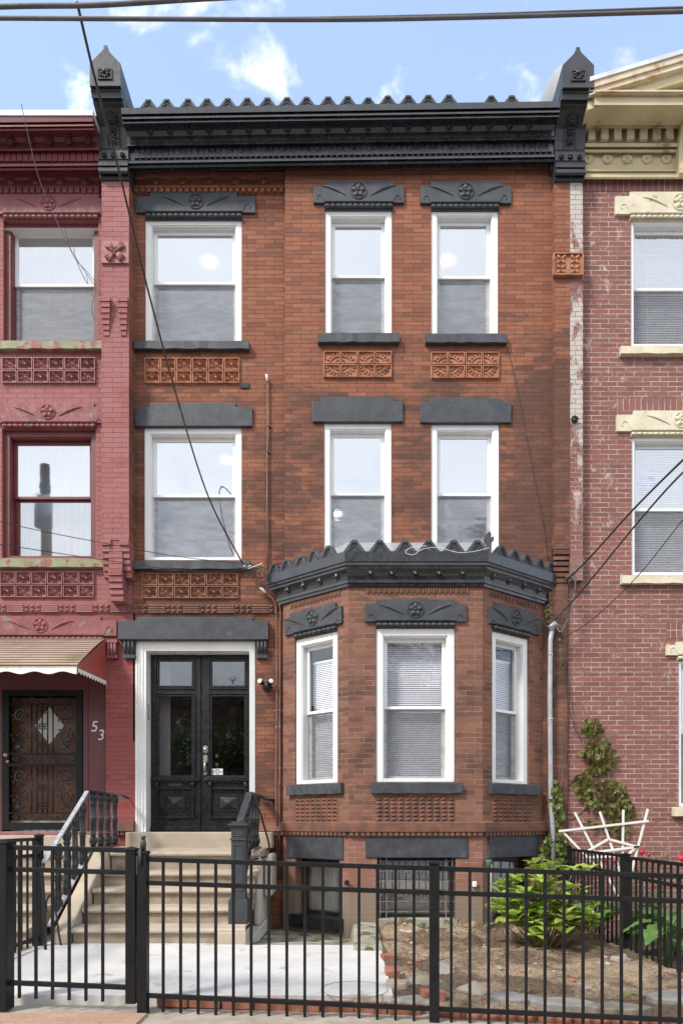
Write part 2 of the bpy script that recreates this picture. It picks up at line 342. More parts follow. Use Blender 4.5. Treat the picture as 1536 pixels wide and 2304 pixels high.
def leafm(name, a, b_, sc=9, trans=.25, rough=.4, third=None):
    m, t, b = mat(name); p = pos(t)
    c = mix(t, mapr(t, noise(t, p, sc, 3, .7), .35, .65), a, b_)
    if third: c = mix(t, mapr(t, noise(t, p, sc*2.2, 2, .7), .52, .60), c, third)
    t.links.new(c, b.inputs['Base Color']); b.inputs['Roughness'].default_value = rough
    tr = N(t, 'ShaderNodeBsdfTranslucent'); t.links.new(c, tr.inputs[0]); ms = N(t, 'ShaderNodeMixShader'); ms.inputs[0].default_value = trans
    o = t.nodes['Material Output']; t.links.new(b.outputs[0], ms.inputs[1]); t.links.new(tr.outputs[0], ms.inputs[2]); t.links.new(ms.outputs[0], o.inputs[0]); return m
MAT['hydrangea'] = leafm('hydrangea_leaf', (.30,.43,.07), (.45,.56,.13), 7, .35, .38)
MAT['ivy'] = leafm('ivy_leaf', (.12,.15,.03), (.20,.21,.05), 12, .2, .45, (.15,.055,.045))
MAT['ivy_green'] = leafm('green_ivy_leaf', (.10,.17,.035), (.16,.24,.06), 12, .2, .4, (.26,.18,.08))
MAT['hosta'] = leafm('hosta_leaf', (.10,.20,.06), (.17,.29,.09), 7, .3, .4)
MAT['roseleaf'] = leafm('rose_leaf', (.10,.18,.07), (.15,.23,.10), 9, .2, .5)
MAT['treeleaf'] = leafm('tree_leaf', (.05,.10,.025), (.09,.15,.035), 3, .3, .5)
MAT['moss'] = leafm('weed_leaf', (.16,.26,.03), (.24,.33,.05), 9, .2, .6)
def glassm(name, refl, tint, rough=.015, wave=.0):
    m, t, b = mat(name); o = t.nodes['Material Output']; t.nodes.remove(b)
    tr = N(t, 'ShaderNodeBsdfTransparent'); tr.inputs[0].default_value = (*tint, 1)
    gl = N(t, 'ShaderNodeBsdfGlossy'); gl.inputs['Roughness'].default_value = rough; gl.inputs[0].default_value = (.96,.98,1,1)
    ms = N(t, 'ShaderNodeMixShader'); ms.inputs[0].default_value = refl
    if wave:
        n = N(t, 'ShaderNodeBump'); n.inputs['Strength'].default_value = wave; n.inputs['Distance'].default_value = .01
        t.links.new(noise(t, pos(t, (1, 1, 3)), 3, 2), n.inputs['Height']); t.links.new(n.outputs[0], gl.inputs['Normal'])
    t.links.new(tr.outputs[0], ms.inputs[1]); t.links.new(gl.outputs[0], ms.inputs[2]); t.links.new(ms.outputs[0], o.inputs[0]); return m
MAT['glass'] = glassm('window_glass', .42, (.85,.87,.88), .02, .03)
MAT['glass_low'] = glassm('lower_window_glass', .34, (.8,.82,.84), .02, .12)
MAT['glass_bay'] = glassm('bay_glass', .07, (.97,.97,.98), .02, .1)
MAT['glass_door'] = glassm('door_glass', .11, (.75,.75,.75), .02, .1)
MAT['glass_dark'] = glassm('old_glass', .30, (.8,.8,.8), .02, 0)
def screenm():
    m, t, b = mat('insect_screen'); o = t.nodes['Material Output']
    b.inputs['Base Color'].default_value = (.17,.175,.19,1); b.inputs['Roughness'].default_value = .6
    tr = N(t, 'ShaderNodeBsdfTransparent'); ms = N(t, 'ShaderNodeMixShader')
    f = mapr(t, noise(t, pos(t, (.7, 1, 3.2)), 4, 2, .5, 1.5), .3, .7, .34, .56); t.links.new(f, ms.inputs[0])
    t.links.new(tr.outputs[0], ms.inputs[1]); t.links.new(b.outputs[0], ms.inputs[2]); t.links.new(ms.outputs[0], o.inputs[0]); return m
MAT['screen'] = screenm()
def emis(name, c, s):
    m, t, b = mat(name); b.inputs['Emission Color'].default_value = (*c, 1); b.inputs['Emission Strength'].default_value = s; return m
MAT['lamp'] = emis('ceiling_light_lens', (1,.98,.95), 14)
# ------------------------------------------------------------------ ground
def sheet(name, x0, x1, y0, y1, z, m, nx=1, ny=1, f=None, kind='structure'):
    g = M(); vs = []
    for j in range(ny+1):
        for i in range(nx+1):
            x = x0+(x1-x0)*i/nx; y = y0+(y1-y0)*j/ny; vs.append((x, y, z+(f(x, y) if f else 0)))
    g.add(vs, [(j*(nx+1)+i, j*(nx+1)+i+1, (j+1)*(nx+1)+i+1, (j+1)*(nx+1)+i) for j in range(ny) for i in range(nx)], True)
    o = g.build(name, m); tag(o, kind=kind); return o
sheet('ground', -300, 300, -300, 300, -.30, MAT['asphalt'])
YF = -(D0-4.66)       # front edge of the yard
g = M(); g.box(-2.95, .31, YF+.0, -1.95, -.14, 0); g.box(-2.95, -.98, -1.95, .3, -.14, -.002)
o = g.build('yard_slab', MAT['slab'], bevel=.008); tag(o, kind='structure')
sheet('sidewalk', -9, 9, -7.4, YF+.02, -.072, MAT['walkmix'], 90, 40, lambda x, y: -.022*max(x, 0)+.004*math.sin(x*9+y*7)*math.sin(y*13-x*3))
g = M(); g.box(-9, -1.30, -7.4, -(D0-4.40), -.12, -.054); o = g.build('brick_pavement', MAT['paver']); tag(o, kind='structure')
g = M(); g.box(-9, 9, -7.7, -7.4, -.30, -.085); o = g.build('kerb', MAT['conc'], bevel=.02); tag(o, kind='structure')
import mathutils
NZ = mathutils.noise
def soilz(x, y):
    h = .045*NZ.noise(Vector((x*1.7, y*1.7, 0)))+.028*NZ.noise(Vector((x*6, y*6, 3)))+.024*max(0, NZ.noise(Vector((x*15, y*15, 9))))
    damp = 1+1.3*max(0, min(1, (y+1.9)/1.2))*1.0
    return h*damp - .02*(x-.3)
sheet('garden_soil', .30, 2.74, YF-.32, .02, -.02, MAT['soil'], 150, 240, lambda x, y: soilz(x, y)-.12*max(0, min(1, (YF-.10-y-.02*x)/.12)))
sheet('neighbour_soil', 2.66, 9, YF-.1, .3, -.12, MAT['soil'], 60, 60, soilz)
sheet('neighbour_path', -9, -2.93, YF, .3, -.01, MAT['conc'], 10, 10)
# basement light well beside the steps: lower mottled concrete
def wellz(x, y): return -.02-.16*max(0, min(1, (y+1.95)/1.3))+.02*NZ.noise(Vector((x*5, y*5, 1)))
sheet('areaway_floor', -.99, .30, -1.955, .12, 0.012, MAT['conc'], 30, 30, wellz)

# ------------------------------------------------------------------ wall pieces with openings
def wall(m, fr, u0, u1, z0, z1, holes, depth=.30, d=0):
    us = sorted({u0, u1} | {h[0] for h in holes} | {h[1] for h in holes}); zs = sorted({z0, z1} | {h[2] for h in holes} | {h[3] for h in holes})
    us = [u for u in us if u0 <= u <= u1]; zs = [z for z in zs if z0 <= z <= z1]
    for i in range(len(us)-1):
        for j in range(len(zs)-1):
            uc, zc = (us[i]+us[i+1])/2, (zs[j]+zs[j+1])/2
            if any(h[0] < uc < h[1] and h[2] < zc < h[3] for h in holes): continue
            m.add([(us[i], d, zs[j]), (us[i+1], d, zs[j]), (us[i+1], d, zs[j+1]), (us[i], d, zs[j+1])], [(0,1,2,3)], False, fr.m)
    for a, b, c, e in (holes if depth else []):
        for q in ([(a,d,c),(a,d,e),(a,d+depth,e),(a,d+depth,c)], [(b,d,e),(b,d,c),(b,d+depth,c),(b,d+depth,e)],
                  [(a,d,e),(b,d,e),(b,d+depth,e),(a,d+depth,e)], [(b,d,c),(a,d,c),(a,d+depth,c),(b,d+depth,c)]):
            m.add(q, [(0,1,2,3)], False, fr.m)
def fbox(m, fr, u0, u1, d0, d1, z0, z1): m.box(u0, u1, d0, d1, z0, z1, fr.m)
def window(house, fr, u0, u1, z0, z1, zm, glass=('glass', 'glass_low'), fm='white', sm='sash', blind=None, screen=True, curtain=None, cas=.075, rec=.02, bottom=True, label=None):
    e = .003
    m = M(); c = cas
    for (a, b, d0, d1, p, q) in ((u0+e, u0+c, rec, rec+.05, z0+e, z1-e), (u1-c, u1-e, rec, rec+.05, z0+e, z1-e), (u0+c, u1-c, rec, rec+.05, z1-c, z1-e),
                                 (u0+c, u0+c+.012, rec+.012, rec+.17, z0+e, z1-c), (u1-c-.012, u1-c, rec+.012, rec+.17, z0+e, z1-c),
                                 (u0+c+.012, u1-c-.012, rec+.012, rec+.17, z1-c-.012, z1-c)):
        fbox(m, fr, a, b, d0, d1, p, q)
    if bottom: fbox(m, fr, u0+c, u1-c, rec+.004, rec+.17, z0+e, z0+.045)
    fr_o = m.build('window', MAT[fm], house, bevel=.004)
    if label: fr_o['label'] = label
    a, b, lo, hi = u0+c+.012, u1-c-.012, z0+(.045 if bottom else .003), z1-c-.012
    s = .042
    def sash(d, p, q, name='sash'):
        k = M()
        fbox(k, fr, a, a+s, d, d+.03, p, q); fbox(k, fr, b-s, b, d, d+.03, p, q)
        fbox(k, fr, a+s, b-s, d, d+.03, q-s, q); fbox(k, fr, a+s, b-s, d, d+.03, p, p+s*.8)
        k.build(name, MAT[sm], fr_o, bevel=.003)
    def sub(frm): frm
    # upper sash outside, lower sash one track further in
    sash(rec+.085, zm-.012, hi); sash(rec+.125, lo, zm+.02)
    k = M(); fbox(k, fr, a+s, b-s, rec+.098, rec+.102, zm+.02, hi-s); k.build('upper_pane', MAT[glass[0]], fr_o)
    k = M(); fbox(k, fr, a+s, b-s, rec+.138, rec+.142, lo+.034, zm-.02); k.build('lower_pane', MAT[glass[1]], fr_o)
    if screen:
        k = M(); k.add([(a+.01, rec+.108, lo), (b-.01, rec+.108, lo), (b-.01, rec+.108, zm-.013), (a+.01, rec+.108, zm-.013)], [(0,1,2,3)], False, fr.m)
        k.build('insect_screen', MAT['screen'], fr_o)
    if blind:
        k = M(); z = hi-.03-blind; i = 0
        while z > lo+.02:
            k.add([(a+.02, rec+.20, z+.0105), (b-.02, rec+.20, z+.0105), (b-.02, rec+.188, z-.009), (a+.02, rec+.188, z-.009)], [(0,1,2,3)], False, fr.m); z -= .0225
        for uu in (.22, .78): k.box(a+(b-a)*uu-.002, a+(b-a)*uu+.002, rec+.184, rec+.186, lo+.02, hi-.03-blind, fr.m)
        k.box(a+.02, b-.02, rec+.18, rec+.21, hi-.03-blind+.01, hi-.005-blind+.01, fr.m)
        k.build('blind', MAT['blind'], fr_o)
    if curtain:
        k = M(); n = 40; vs = []
        for i in range(n+1):
            uu = a+(b-a)*i/n; dd = rec+.27+.012*math.sin(i*1.9)+.01*math.sin(i*.7); vs += [(uu, dd, lo), (uu, dd, hi)]
        k.add(vs, [(2*i, 2*i+2, 2*i+3, 2*i+1) for i in range(n)], True, fr.m); k.build('curtain', MAT[curtain], fr_o)
    return fr_o
def rosette(m, c, r, fr, d, petals=5, depth=.012, ring=True):
    if ring:
        m.tube([fr.m @ Vector((c[0]+r*math.cos(a*math.pi/10), d, c[1]+r*math.sin(a*math.pi/10))) for a in range(21)], r*.09, 5, False)
    for k in range(petals):
        a = 2*math.pi*k/petals+math.pi/2; cx_, cz_ = c[0]+math.cos(a)*r*.52, c[1]+math.sin(a)*r*.52
        mt = fr.m @ Matrix.Translation((cx_, d, cz_)) @ Matrix.Rotation(-a, 4, 'Y')
        prof = M(); prof.ball((0, 0, 0), 1, 8); m.add([(v.x*r*.42, v.y*depth, v.z*r*.30) for v in prof.v], prof.f, True, mt)
    pr = M(); pr.ball((0, 0, 0), 1, 8); m.add([(v.x*r*.2, v.y*depth*1.6, v.z*r*.2) for v in pr.v], pr.f, True, fr.m @ Matrix.Translation((c[0], d, c[1])))
def lintel(house, fr, u0, u1, z0, z1, c0, c1, mt, decor=True, drop=0, inset=None, proud=.035, name='lintel', label=None, thick=.30):
    """stepped stone lintel: ends lower than the raised middle (c0..c1); drop = depth of the rope moulding between the ends"""
    m = M(); st = (z1-z0)*.17; zb = z0+drop
    m.prism([(u0, zb), (u1, zb), (u1, z1-st), (c1, z1-st), (c1, z1), (c0, z1), (c0, z1-st), (u0, z1-st)], -proud, .03, fr.m)
    if decor:
        i0, i1 = inset
        m.prism([(i0, z0), (i1, z0), (i1, zb-.001), (i0, zb-.001)], -.01, .05, fr.m)
        n = max(6, int((i1-i0)/.068)); rr = drop*.36
        for k in range(n):
            a, b = i0+(i1-i0)*(k+.07)/n, i0+(i1-i0)*(k+.93)/n
            q = [fr.m @ Vector(p) for p in ((a, -.028, z0+drop*.42), (a+(b-a)*.2, -.028, z0+drop*.42), (b-(b-a)*.2, -.028, z0+drop*.42), (b, -.028, z0+drop*.42))]
            m.tube(q, [rr*.75, rr, rr, rr*.75], 8)
        cz, cu, h = (z1+zb)/2+.01, (u0+u1)/2, z1-zb
        rosette(m, (cu, cz), h*.36, fr, -proud-.004, 5, h*.07)
        for s in (-1, 1):
            pts = [fr.m @ Vector((cu+s*(h*.55+h*1.15*t), -proud-.001, cz-h*.22+h*.44*math.sin(t*1.5))) for t in [i/8 for i in range(9)]]
            m.tube(pts, [.004+.013*math.sin(math.pi*i/8) for i in range(9)], 5)
            e = u0 if s < 0 else u1; ie = i0 if s < 0 else i1; rr2 = abs(ie-e)*.33
            cx_ = (e+ie)/2; czz = zb+rr2*1.25
            pts = [fr.m @ Vector((cx_+s*-1*rr2*(1-.07*i)*math.cos(i*.42)*-1*-1, -proud-.001, czz+rr2*(1-.07*i)*math.sin(i*.42))) for i in range(11)]
            m.tube([fr.m @ Vector((ie-s*.0, -proud-.001, zb+.004))]+pts, .007, 5)
            m.tube([fr.m @ Vector((i0, -proud-.001, zb+.010)), fr.m @ Vector((i1, -proud-.001, zb+.010))], .006, 5)
    o = m.build(name, MAT[mt], house, bevel=.006 if not decor else 0)
    if label: o['label'] = label
    return o
def sill(house, fr, u0, u1, z0, z1, mt, proud=.07):
    m = M(); n = 14
    vs = []
    for i in range(n+1):
        u = u0+(u1-u0)*i/n; j = lambda k: .004*math.sin(i*k+u0*40)
        vs += [(u, -proud+j(2.3), z0+j(1.7)), (u, -proud+j(3.1), z1-.012+j(1.1)), (u, -.0, z1), (u, .10, z1), (u, .10, z0)]
    fs = [(5*i+k, 5*i+5+k, 5*i+5+(k+1) % 5, 5*i+(k+1) % 5) for i in range(n) for k in range(5)]
    fs += [(0,1,2,3,4), tuple(reversed([5*n+k for k in range(5)]))]
    m.add(vs, [tuple(reversed(f)) for f in fs], False, fr.m)
    return m.build('window_sill', MAT[mt], house)
def tiles(house, fr, u0, u1, z0, z1, nx, nz, mt, style=0, label=None):
    m = M(); fbox(m, fr, u0, u1, -.004, .03, z0, z1) if style else fbox(m, fr, u0, u1, -.001, .03, z0, z1)
    tw, th = (u1-u0)/nx, (z1-z0)/nz; e = .006
    for i in range(nx):
        for j in range(nz):
            a, b, c, d = u0+tw*i+e, u0+tw*(i+1)-e, z0+th*j+e, z0+th*(j+1)-e
            for (p, q, r_, s_) in ((a, b, c, c+.009), (a, b, d-.009, d), (a, a+.009, c+.009, d-.009), (b-.009, b, c+.009, d-.009)): fbox(m, fr, p, q, -.030, .0, r_, s_)
            cu, cz = (a+b)/2, (c+d)/2; rr = min(tw, th)*.43
            if style == 0:
                ty = (i+j) % 2
                for k in range(4):
                    an = math.pi/2*k+(math.pi/4 if ty else 0)
                    l = rr*(1.18 if ty else .92)
                    for sp in (-.34, 0, .34):
                        mtx = fr.m @ Matrix.Translation((cu, -.006, cz)) @ Matrix.Rotation(an+sp*(1 if not ty else .8), 4, 'Y')
                        m.add([(l*.15, -.012, 0), (l*.95, .004, -l*.17), (l*1.04, -.026, 0), (l*.95, .004, l*.17)], [(0,1,2),(0,2,3)], False, mtx)
                pr = M(); pr.ball((0,0,0), 1, 8); m.add([(v.x*rr*.24, v.y*.02, v.z*rr*.24) for v in pr.v], pr.f, True, fr.m @ Matrix.Translation((cu, -.01, cz)))
            else:                                  # quarter wheels meeting at the corners of four tiles
                qu = a if (i % 2) else b; qz = c if (j % 2) else d; su = 1 if (i % 2) else -1; sz = 1 if (j % 2) else -1
                for rad in (.35, .62):
                    m.tube([fr.m @ Vector((qu+su*tw*rad*math.cos(t*math.pi/16), -.01, qz+sz*th*rad*math.sin(t*math.pi/16))) for t in range(9)], .009, 5)
                for t in (.5, 1.3, 2.1, 2.9, 3.7):
                    an = t*math.pi/8.4
                    m.tube([fr.m @ Vector((qu+su*tw*r_*math.cos(an), -.008, qz+sz*th*r_*math.sin(an))) for r_ in (.1, .33)], .006, 4)
                    m.tube([fr.m @ Vector((qu+su*tw*r_*math.cos(an), -.008, qz+sz*th*r_*math.sin(an))) for r_ in (.66, .80, .88)], [.008, .017, .006], 5)
    o = m.build('terracotta_panel', MAT[mt], house)
    if label: o['label'] = label
    return o
def pyramids(house, fr, u0, u1, z0, z1, nx, nz, mt, h=.028, name='diamond_panel'):
    m = M(); fbox(m, fr, u0, u1, -.002, .03, z0, z1); tw, th = (u1-u0)/nx, (z1-z0)/nz
    for j in range(nz):
        for i in range(nx):
            a, c = u0+tw*i, z0+th*j
            m.add([(a+.002, -.003, c+.004), (a+tw-.002, -.003, c+.004), (a+tw-.002, -.003, c+th-.004), (a+.002, -.003, c+th-.004), (a+tw/2, -h, c+th/2)], [(0,1,4),(1,2,4),(2,3,4),(3,0,4)], False, fr.m)
    return m.build(name, MAT[mt], house)
def diamond_band(house, fr, u0, u1, z0, z1, mt, first=0):
    m = M(); fbox(m, fr, u0, u1, -.012, .02, z0, z1); w_ = .218; u = u0; k = first
    while u < u1-.02:
        e = min(u+w_, u1)
        if k % 2 == 0:
            n = 3 if e-u > .15 else 1; tw = (e-u)/n; th = (z1-z0)/2
            for i in range(n):
                for j in range(2):
                    a, c = u+tw*i, z0+th*j
                    m.add([(a+.002, -.012, c+.002), (a+tw-.002, -.012, c+.002), (a+tw-.002, -.012, c+th-.002), (a+.002, -.012, c+th-.002), (a+tw/2, -.045, c+th/2)], [(0,1,4),(1,2,4),(2,3,4),(3,0,4)], False, fr.m)
        else:
            for j in range(4): fbox(m, fr, u+.004, e-.004, -.030, -.01, z0+(z1-z0)*(j+.15)/4, z0+(z1-z0)*(j+.8)/4)
        u = e; k += 1
    return m.build('moulded_band', MAT[mt], house)
def sweep(m, rows, x0, x1, sl=0, xr=0.0, caps=True):
    """rows [(Y, Z)]; straight run along X with the old cornice's slight rise sl"""
    vs = []
    for x in (x0, x1): vs += [(x, y, z+sl*(x-xr)) for y, z in rows]
    n = len(rows); fs = [(i, i+n, i+n+1, i+1) for i in range(n-1)]
    if caps: fs += [tuple(range(n)), tuple(reversed(range(n, 2*n)))]
    m.add(vs, fs)
def boss(name, parent, c, r, mt, tiltx=0, ax=None):
    m = M(); prof = [(r*1.15, -.012), (r*1.1, .014), (r*.95, .018), (r*.82, .002), (r*.66, .002), (r*.58, .016), (r*.34, .016), (r*.30, .040), (r*.14, .050), (.0005, .051)]
    base = Matrix.Translation(c) @ (ax or Matrix.Identity(4)) @ Matrix.Rotation(R(90)+tiltx, 4, 'X')
    m.lathe(prof, 12, base); return m.build(name, MAT[mt], parent)

# ================================================================== MAIN HOUSE
XL, XS, XR = PX(300, .1), PX(641), PX(1243)
house = thing('brick_row_house', (.0, 0, 0), 'three storey orange brick row house with black cornice and bay window, centre of the picture', 'house')
FM, FL = Fr((0, 0, 0), (1, 0, 0)), Fr((0, .10, 0), (1, 0, 0))
def rect(x0, x1, y0, y1, Y=0.0): return (PX(x0, Y), PX(x1, Y), PZ(y1, Y), PZ(y0, Y))
W1, W4 = rect(326, 544, 490, 767, .1), rect(324, 544, 961, 1260, .1)
W2, W3 = rect(730, 882, 470, 749), rect(969, 1121, 468, 750)
W5, W6 = rect(728, 881, 950, 1236), rect(969, 1123, 953, 1238)
DOOR = rect(304, 575, 1443, 1872, .1)
m = M()
wall(m, FM, XS, XR, -.25, PZ(300), [W2, W3, W5, W6, (-.70, 2.33, -.25, 3.95)])
m.add([(XS, 0, -.25), (XS, .11, -.25), (XS, .11, PZ(300)), (XS, 0, PZ(300))], [(0, 1, 2, 3)])
m.build('front_wall', MAT['brick_main'], house)
m = M(); XPK = PX(300, .1)
wall(m, FL, XPK, XS, 2.2, PZ(300), [W1, W4, DOOR])
wall(m, FL, DOOR[0], XS, -.25, 2.2, [DOOR], None)
m.build('entry_wall', MAT['brick_left'], house)
for r_, zm, L in ((W1, 640, .1), (W4, 1118, .1), (W2, 625, 0), (W3, 627, 0), (W5, 1114, 0), (W6, 1115, 0)):
    window(house, FL if L else FM, *r_, PZ(zm, .12+L), bottom=(r_ in (W4,)))
# lintels and sills
for (x0, x1, y0, y1, c0, c1, L, i0, i1, lab) in ((307, 574, 433, 490, 338, 534, .1, 327, 545, None), (705, 908, 407, 468, 731, 887, 0, 730, 884, None), (945, 1149, 408, 469, 968, 1127, 0, 969, 1123, None)):
    fr = FL if L else FM; a, b, c, d = rect(x0, x1, y0, y1, L-.03)
    lintel(house, fr, a, b, c, d, PX(c0, L-.03), PX(c1, L-.03), 'slate', True, .065, (PX(i0, L-.03), PX(i1, L-.03)), label='black lintel carved with a rosette and two leaf sprays')
for (x0, x1, y0, y1, c0, c1, L) in ((304, 568, 906, 959, 337, 530, .1), (703, 906, 893, 949, 723, 887, 0), (945, 1149, 896, 951, 965, 1128, 0)):
    fr = FL if L else FM; a, b, c, d = rect(x0, x1, y0, y1, L-.03)
    lintel(house, fr, a, b, c, d, PX(c0, L-.03), PX(c1, L-.03), 'slate', False, 0, None, label='plain black stepped stone lintel')
for (x0, x1, y0, y1, L) in ((302, 560, 766, 785, .1), (715, 898, 748, 770, 0), (957, 1140, 750, 771, 0), (298, 562, 1260, 1280, .1)):
    fr = FL if L else FM; a, b, c, d = rect(x0, x1, y0, y1, L-.06); sill(house, fr, a, b, c, d, 'slate')
tiles(house, FL, *rect(326, 540, 807, 865, .1), 6, 2, 'terra', 0, 'orange terracotta panel of twelve flower tiles')
tiles(house, FL, *rect(320, 537, 1290, 1348, .1), 6, 2, 'terra_mid', 0, 'weathered terracotta panel of twelve flower tiles')
tiles(house, FM, *rect(727, 881, 792, 852), 4, 2, 'terra', 1, 'terracotta panel of quarter wheel tiles')
tiles(house, FM, *rect(968, 1122, 794, 854), 4, 2, 'terra', 1, 'terracotta panel of quarter wheel tiles')
diamond_band(house, FL, PX(296, .1), XS-.01, PZ(1381, .1), PZ(1361, .1), 'terra_dark')
# corbelled brick band with knobs under the cornice, over the entry windows
m = M(); a, b = PX(303, .1), PX(641, .1)
sweep(m, [(.1, PZ(388, .05)), (.045, PZ(388, .05)), (.045, PZ(399, .05)), (.075, PZ(400, .05)), (.075, PZ(413, .05)), (.055, PZ(415, .05)), (.055, PZ(421, .05)), (.085, PZ(422, .05)), (.085, PZ(432, .05)), (.1, PZ(433, .05))][::-1], a, b, -.0, 0)
for i in range(24): fbox(m, FL, a+(b-a)*(i+.12)/24, a+(b-a)*(i+.80)/24, -.045, 0, PZ(430, .05), PZ(421, .05))
for x in (350, 411, 471, 530, 593):
    fbox(m, FL, PX(x-10, .05), PX(x+10, .05), -.05, 0, PZ(412, .05), PZ(402, .05)); m.ball((PX(x, .03), .05, PZ(406, .03)), .028, 8)
m.build('corbel_band', MAT['brick_left'], house)
# party pilaster of the right side, half bare half whitewashed
def pilaster(parent, x0, x1, z0, z1, mt, side=None, Y1=.1):
    m = M(); m.add([(x0, -.11, z0), (x1, -.11, z0), (x1, -.11, z1), (x0, -.11, z1)], [(0,1,2,3)])
    m.add([(x0, Y1, z0), (x0, -.11, z0), (x0, -.11, z1), (x0, Y1, z1)], [(0,1,2,3)])
    m.add([(x1, -.11, z0), (x1, Y1, z0), (x1, Y1, z1), (x1, -.11, z1)], [(0,1,2,3)])
    return m.build('pilaster', MAT[mt], parent)
PR0, PRM, PR1 = PX(1246, -.11), PX(1281.5, -.11), PX(1310, -.11)
pilaster(house, PR0, PRM, PZ(1236, -.11), PZ(340, -.11), 'brick_main')
m = M(); z = PZ(1236, -.11)
for k in range(6):        # corbel steps at the foot of the pilaster
    zz_ = PZ(1236+k*12, -.11); m.box(PR0-.0, PRM-.004, -.108+.012*k, .0, zz_-.056, zz_-.010)
m.box(PR0+.0, PRM-.002, -.034, .05, PZ(1392, -.03), PZ(1234, -.03)); m.build('corbel', MAT['brick_sooty'], house)
# terracotta tile on pilaster, spanning the party line
m = M(); fr = Fr((0, -.11, 0), (1, 0, 0)); a, b, c, d = rect(1243, 1310, 572, 622, -.13)
m.box(a, b, -.135, -.1, c, d)
for q in ((a, b, c, c+.014), (a, b, d-.014, d), (a, a+.014, c+.014, d-.014), (b-.014, b, c+.014, d-.014)): m.box(q[0], q[1], -.16, -.135, q[2], q[3])
for qu in (.27, .73):
    for qz in (.28, .72):
        cu, cz = a+(b-a)*qu, c+(d-c)*qz
        for k in range(4):
            mtx = Matrix.Translation((cu, -.14, cz)) @ Matrix.Rotation(math.pi/4+k*math.pi/2, 4, 'Y')
            pr = M(); pr.ball((0,0,0), 1, 8); m.add([(v.x*.040+.042, v.y*.022, v.z*.019) for v in pr.v], pr.f, True, mtx)
m.build('pilaster_tile', MAT['terra'], house)
# ------------------------------------------------------------------ main cornice
prof = [(235, .12), (235, -.38), (249, -.37), (252, -.335), (256, -.355), (260, -.355), (263, -.325), (266, -.335), (270, -.335), (272, -.30),
        (279, -.245), (288, -.195), (300, -.16), (313, -.145), (315, -.175), (321, -.175), (325, -.125), (353, -.115), (355, -.165), (360, -.16), (364, -.13), (367, -.15), (371, -.14), (374, -.095), (378, -.095), (381, -.03), (381, .12)]
rows = [(y, PZ(py, y)) for py, y in prof]
SL = .0155
m = M(); sweep(m, rows[::-1], PX(290, -.1), PX(1244, -.1), SL, PX(770))
nfl = 72
for i in range(nfl):
    a = PX(303, -.1)+(PX(1240, -.1)-PX(303, -.1))*(i+.1)/nfl; b = PX(303, -.1)+(PX(1240, -.1)-PX(303, -.1))*(i+.92)/nfl
    zc = SL*((a+b)/2-PX(770)); m.box(a, b, -.137, -.11, PZ(351, -.12)+zc, PZ(328, -.12)+zc)
corn = m.build('cornice', MAT['black'], house)
bx0 = [338, 382, 426, 470, 515, 559, 603, 647, 692, 737, 781, 827, 874, 918, 964, 1010, 1056, 1102, 1146, 1191]
b0 = boss('boss', corn, (0, -.205, PZ(287, -.205)), .040, 'black', R(35))
for i, x in enumerate(bx0):
    X_ = PX(x, -.205); dz = SL*(X_-PX(770))
    (b0 if i == 0 else None)
    if i == 0: b0.location = (X_, 0, dz)
    else: dup(b0, (X_-PX(bx0[0], -.205), 0, dz-SL*(PX(bx0[0], -.205)-PX(770))))
def antefix(parent, mt, w_=.205, h=.088):
    m = M(); a = w_/2
    m.prism([(-a, -.03), (a, -.03), (a, 0), (.035, h), (-.035, h), (-a, 0)], 0, .05)
    m.prism([(-a*.98, -.002), (-a*.60, -.002), (-.012, h*.93), (-.036, h*.95)], -.016, 0)
    m.prism([(a*.60, -.002), (a*.98, -.002), (.036, h*.95), (.012, h*.93)], -.016, 0)
    m.prism([(-.036, h*.97), (.0, h*.75), (.036, h*.97), (.02, h*1.06), (-.02, h*1.06)], -.02, 0)
    m.tube([(-a*.45, -.004, .005), (-a*.38, -.004, h*.25), (-a*.12, -.004, h*.45), (0, -.004, h*.72), (a*.12, -.004, h*.45), (a*.38, -.004, h*.25), (a*.45, -.004, .005)], .008, 5)
    return m
A0 = antefix(corn, 'lead').build('antefix', MAT['slate'], corn)
ax = [335, 376, 424, 467, 513, 557, 602, 646, 690, 738, 782, 828, 872, 918, 963, 1009, 1104, 1150]
za = PZ(238, -.16)+.005
for i, x in enumerate(ax):
    X_ = PX(x, -.16); L = (X_, -.16, za+SL*(X_-PX(770))-(.02 if i in (11, 16, 17) else 0))
    if i == 0: A0.location = L; base = Vector(L)
    else: dup(A0, Vector(L)-base)
m = M(); m.box(PX(290, 0), PX(1244, 0), .12, 9, PZ(300), PZ(262)); m.build('flat_roof', MAT['roof'], house)
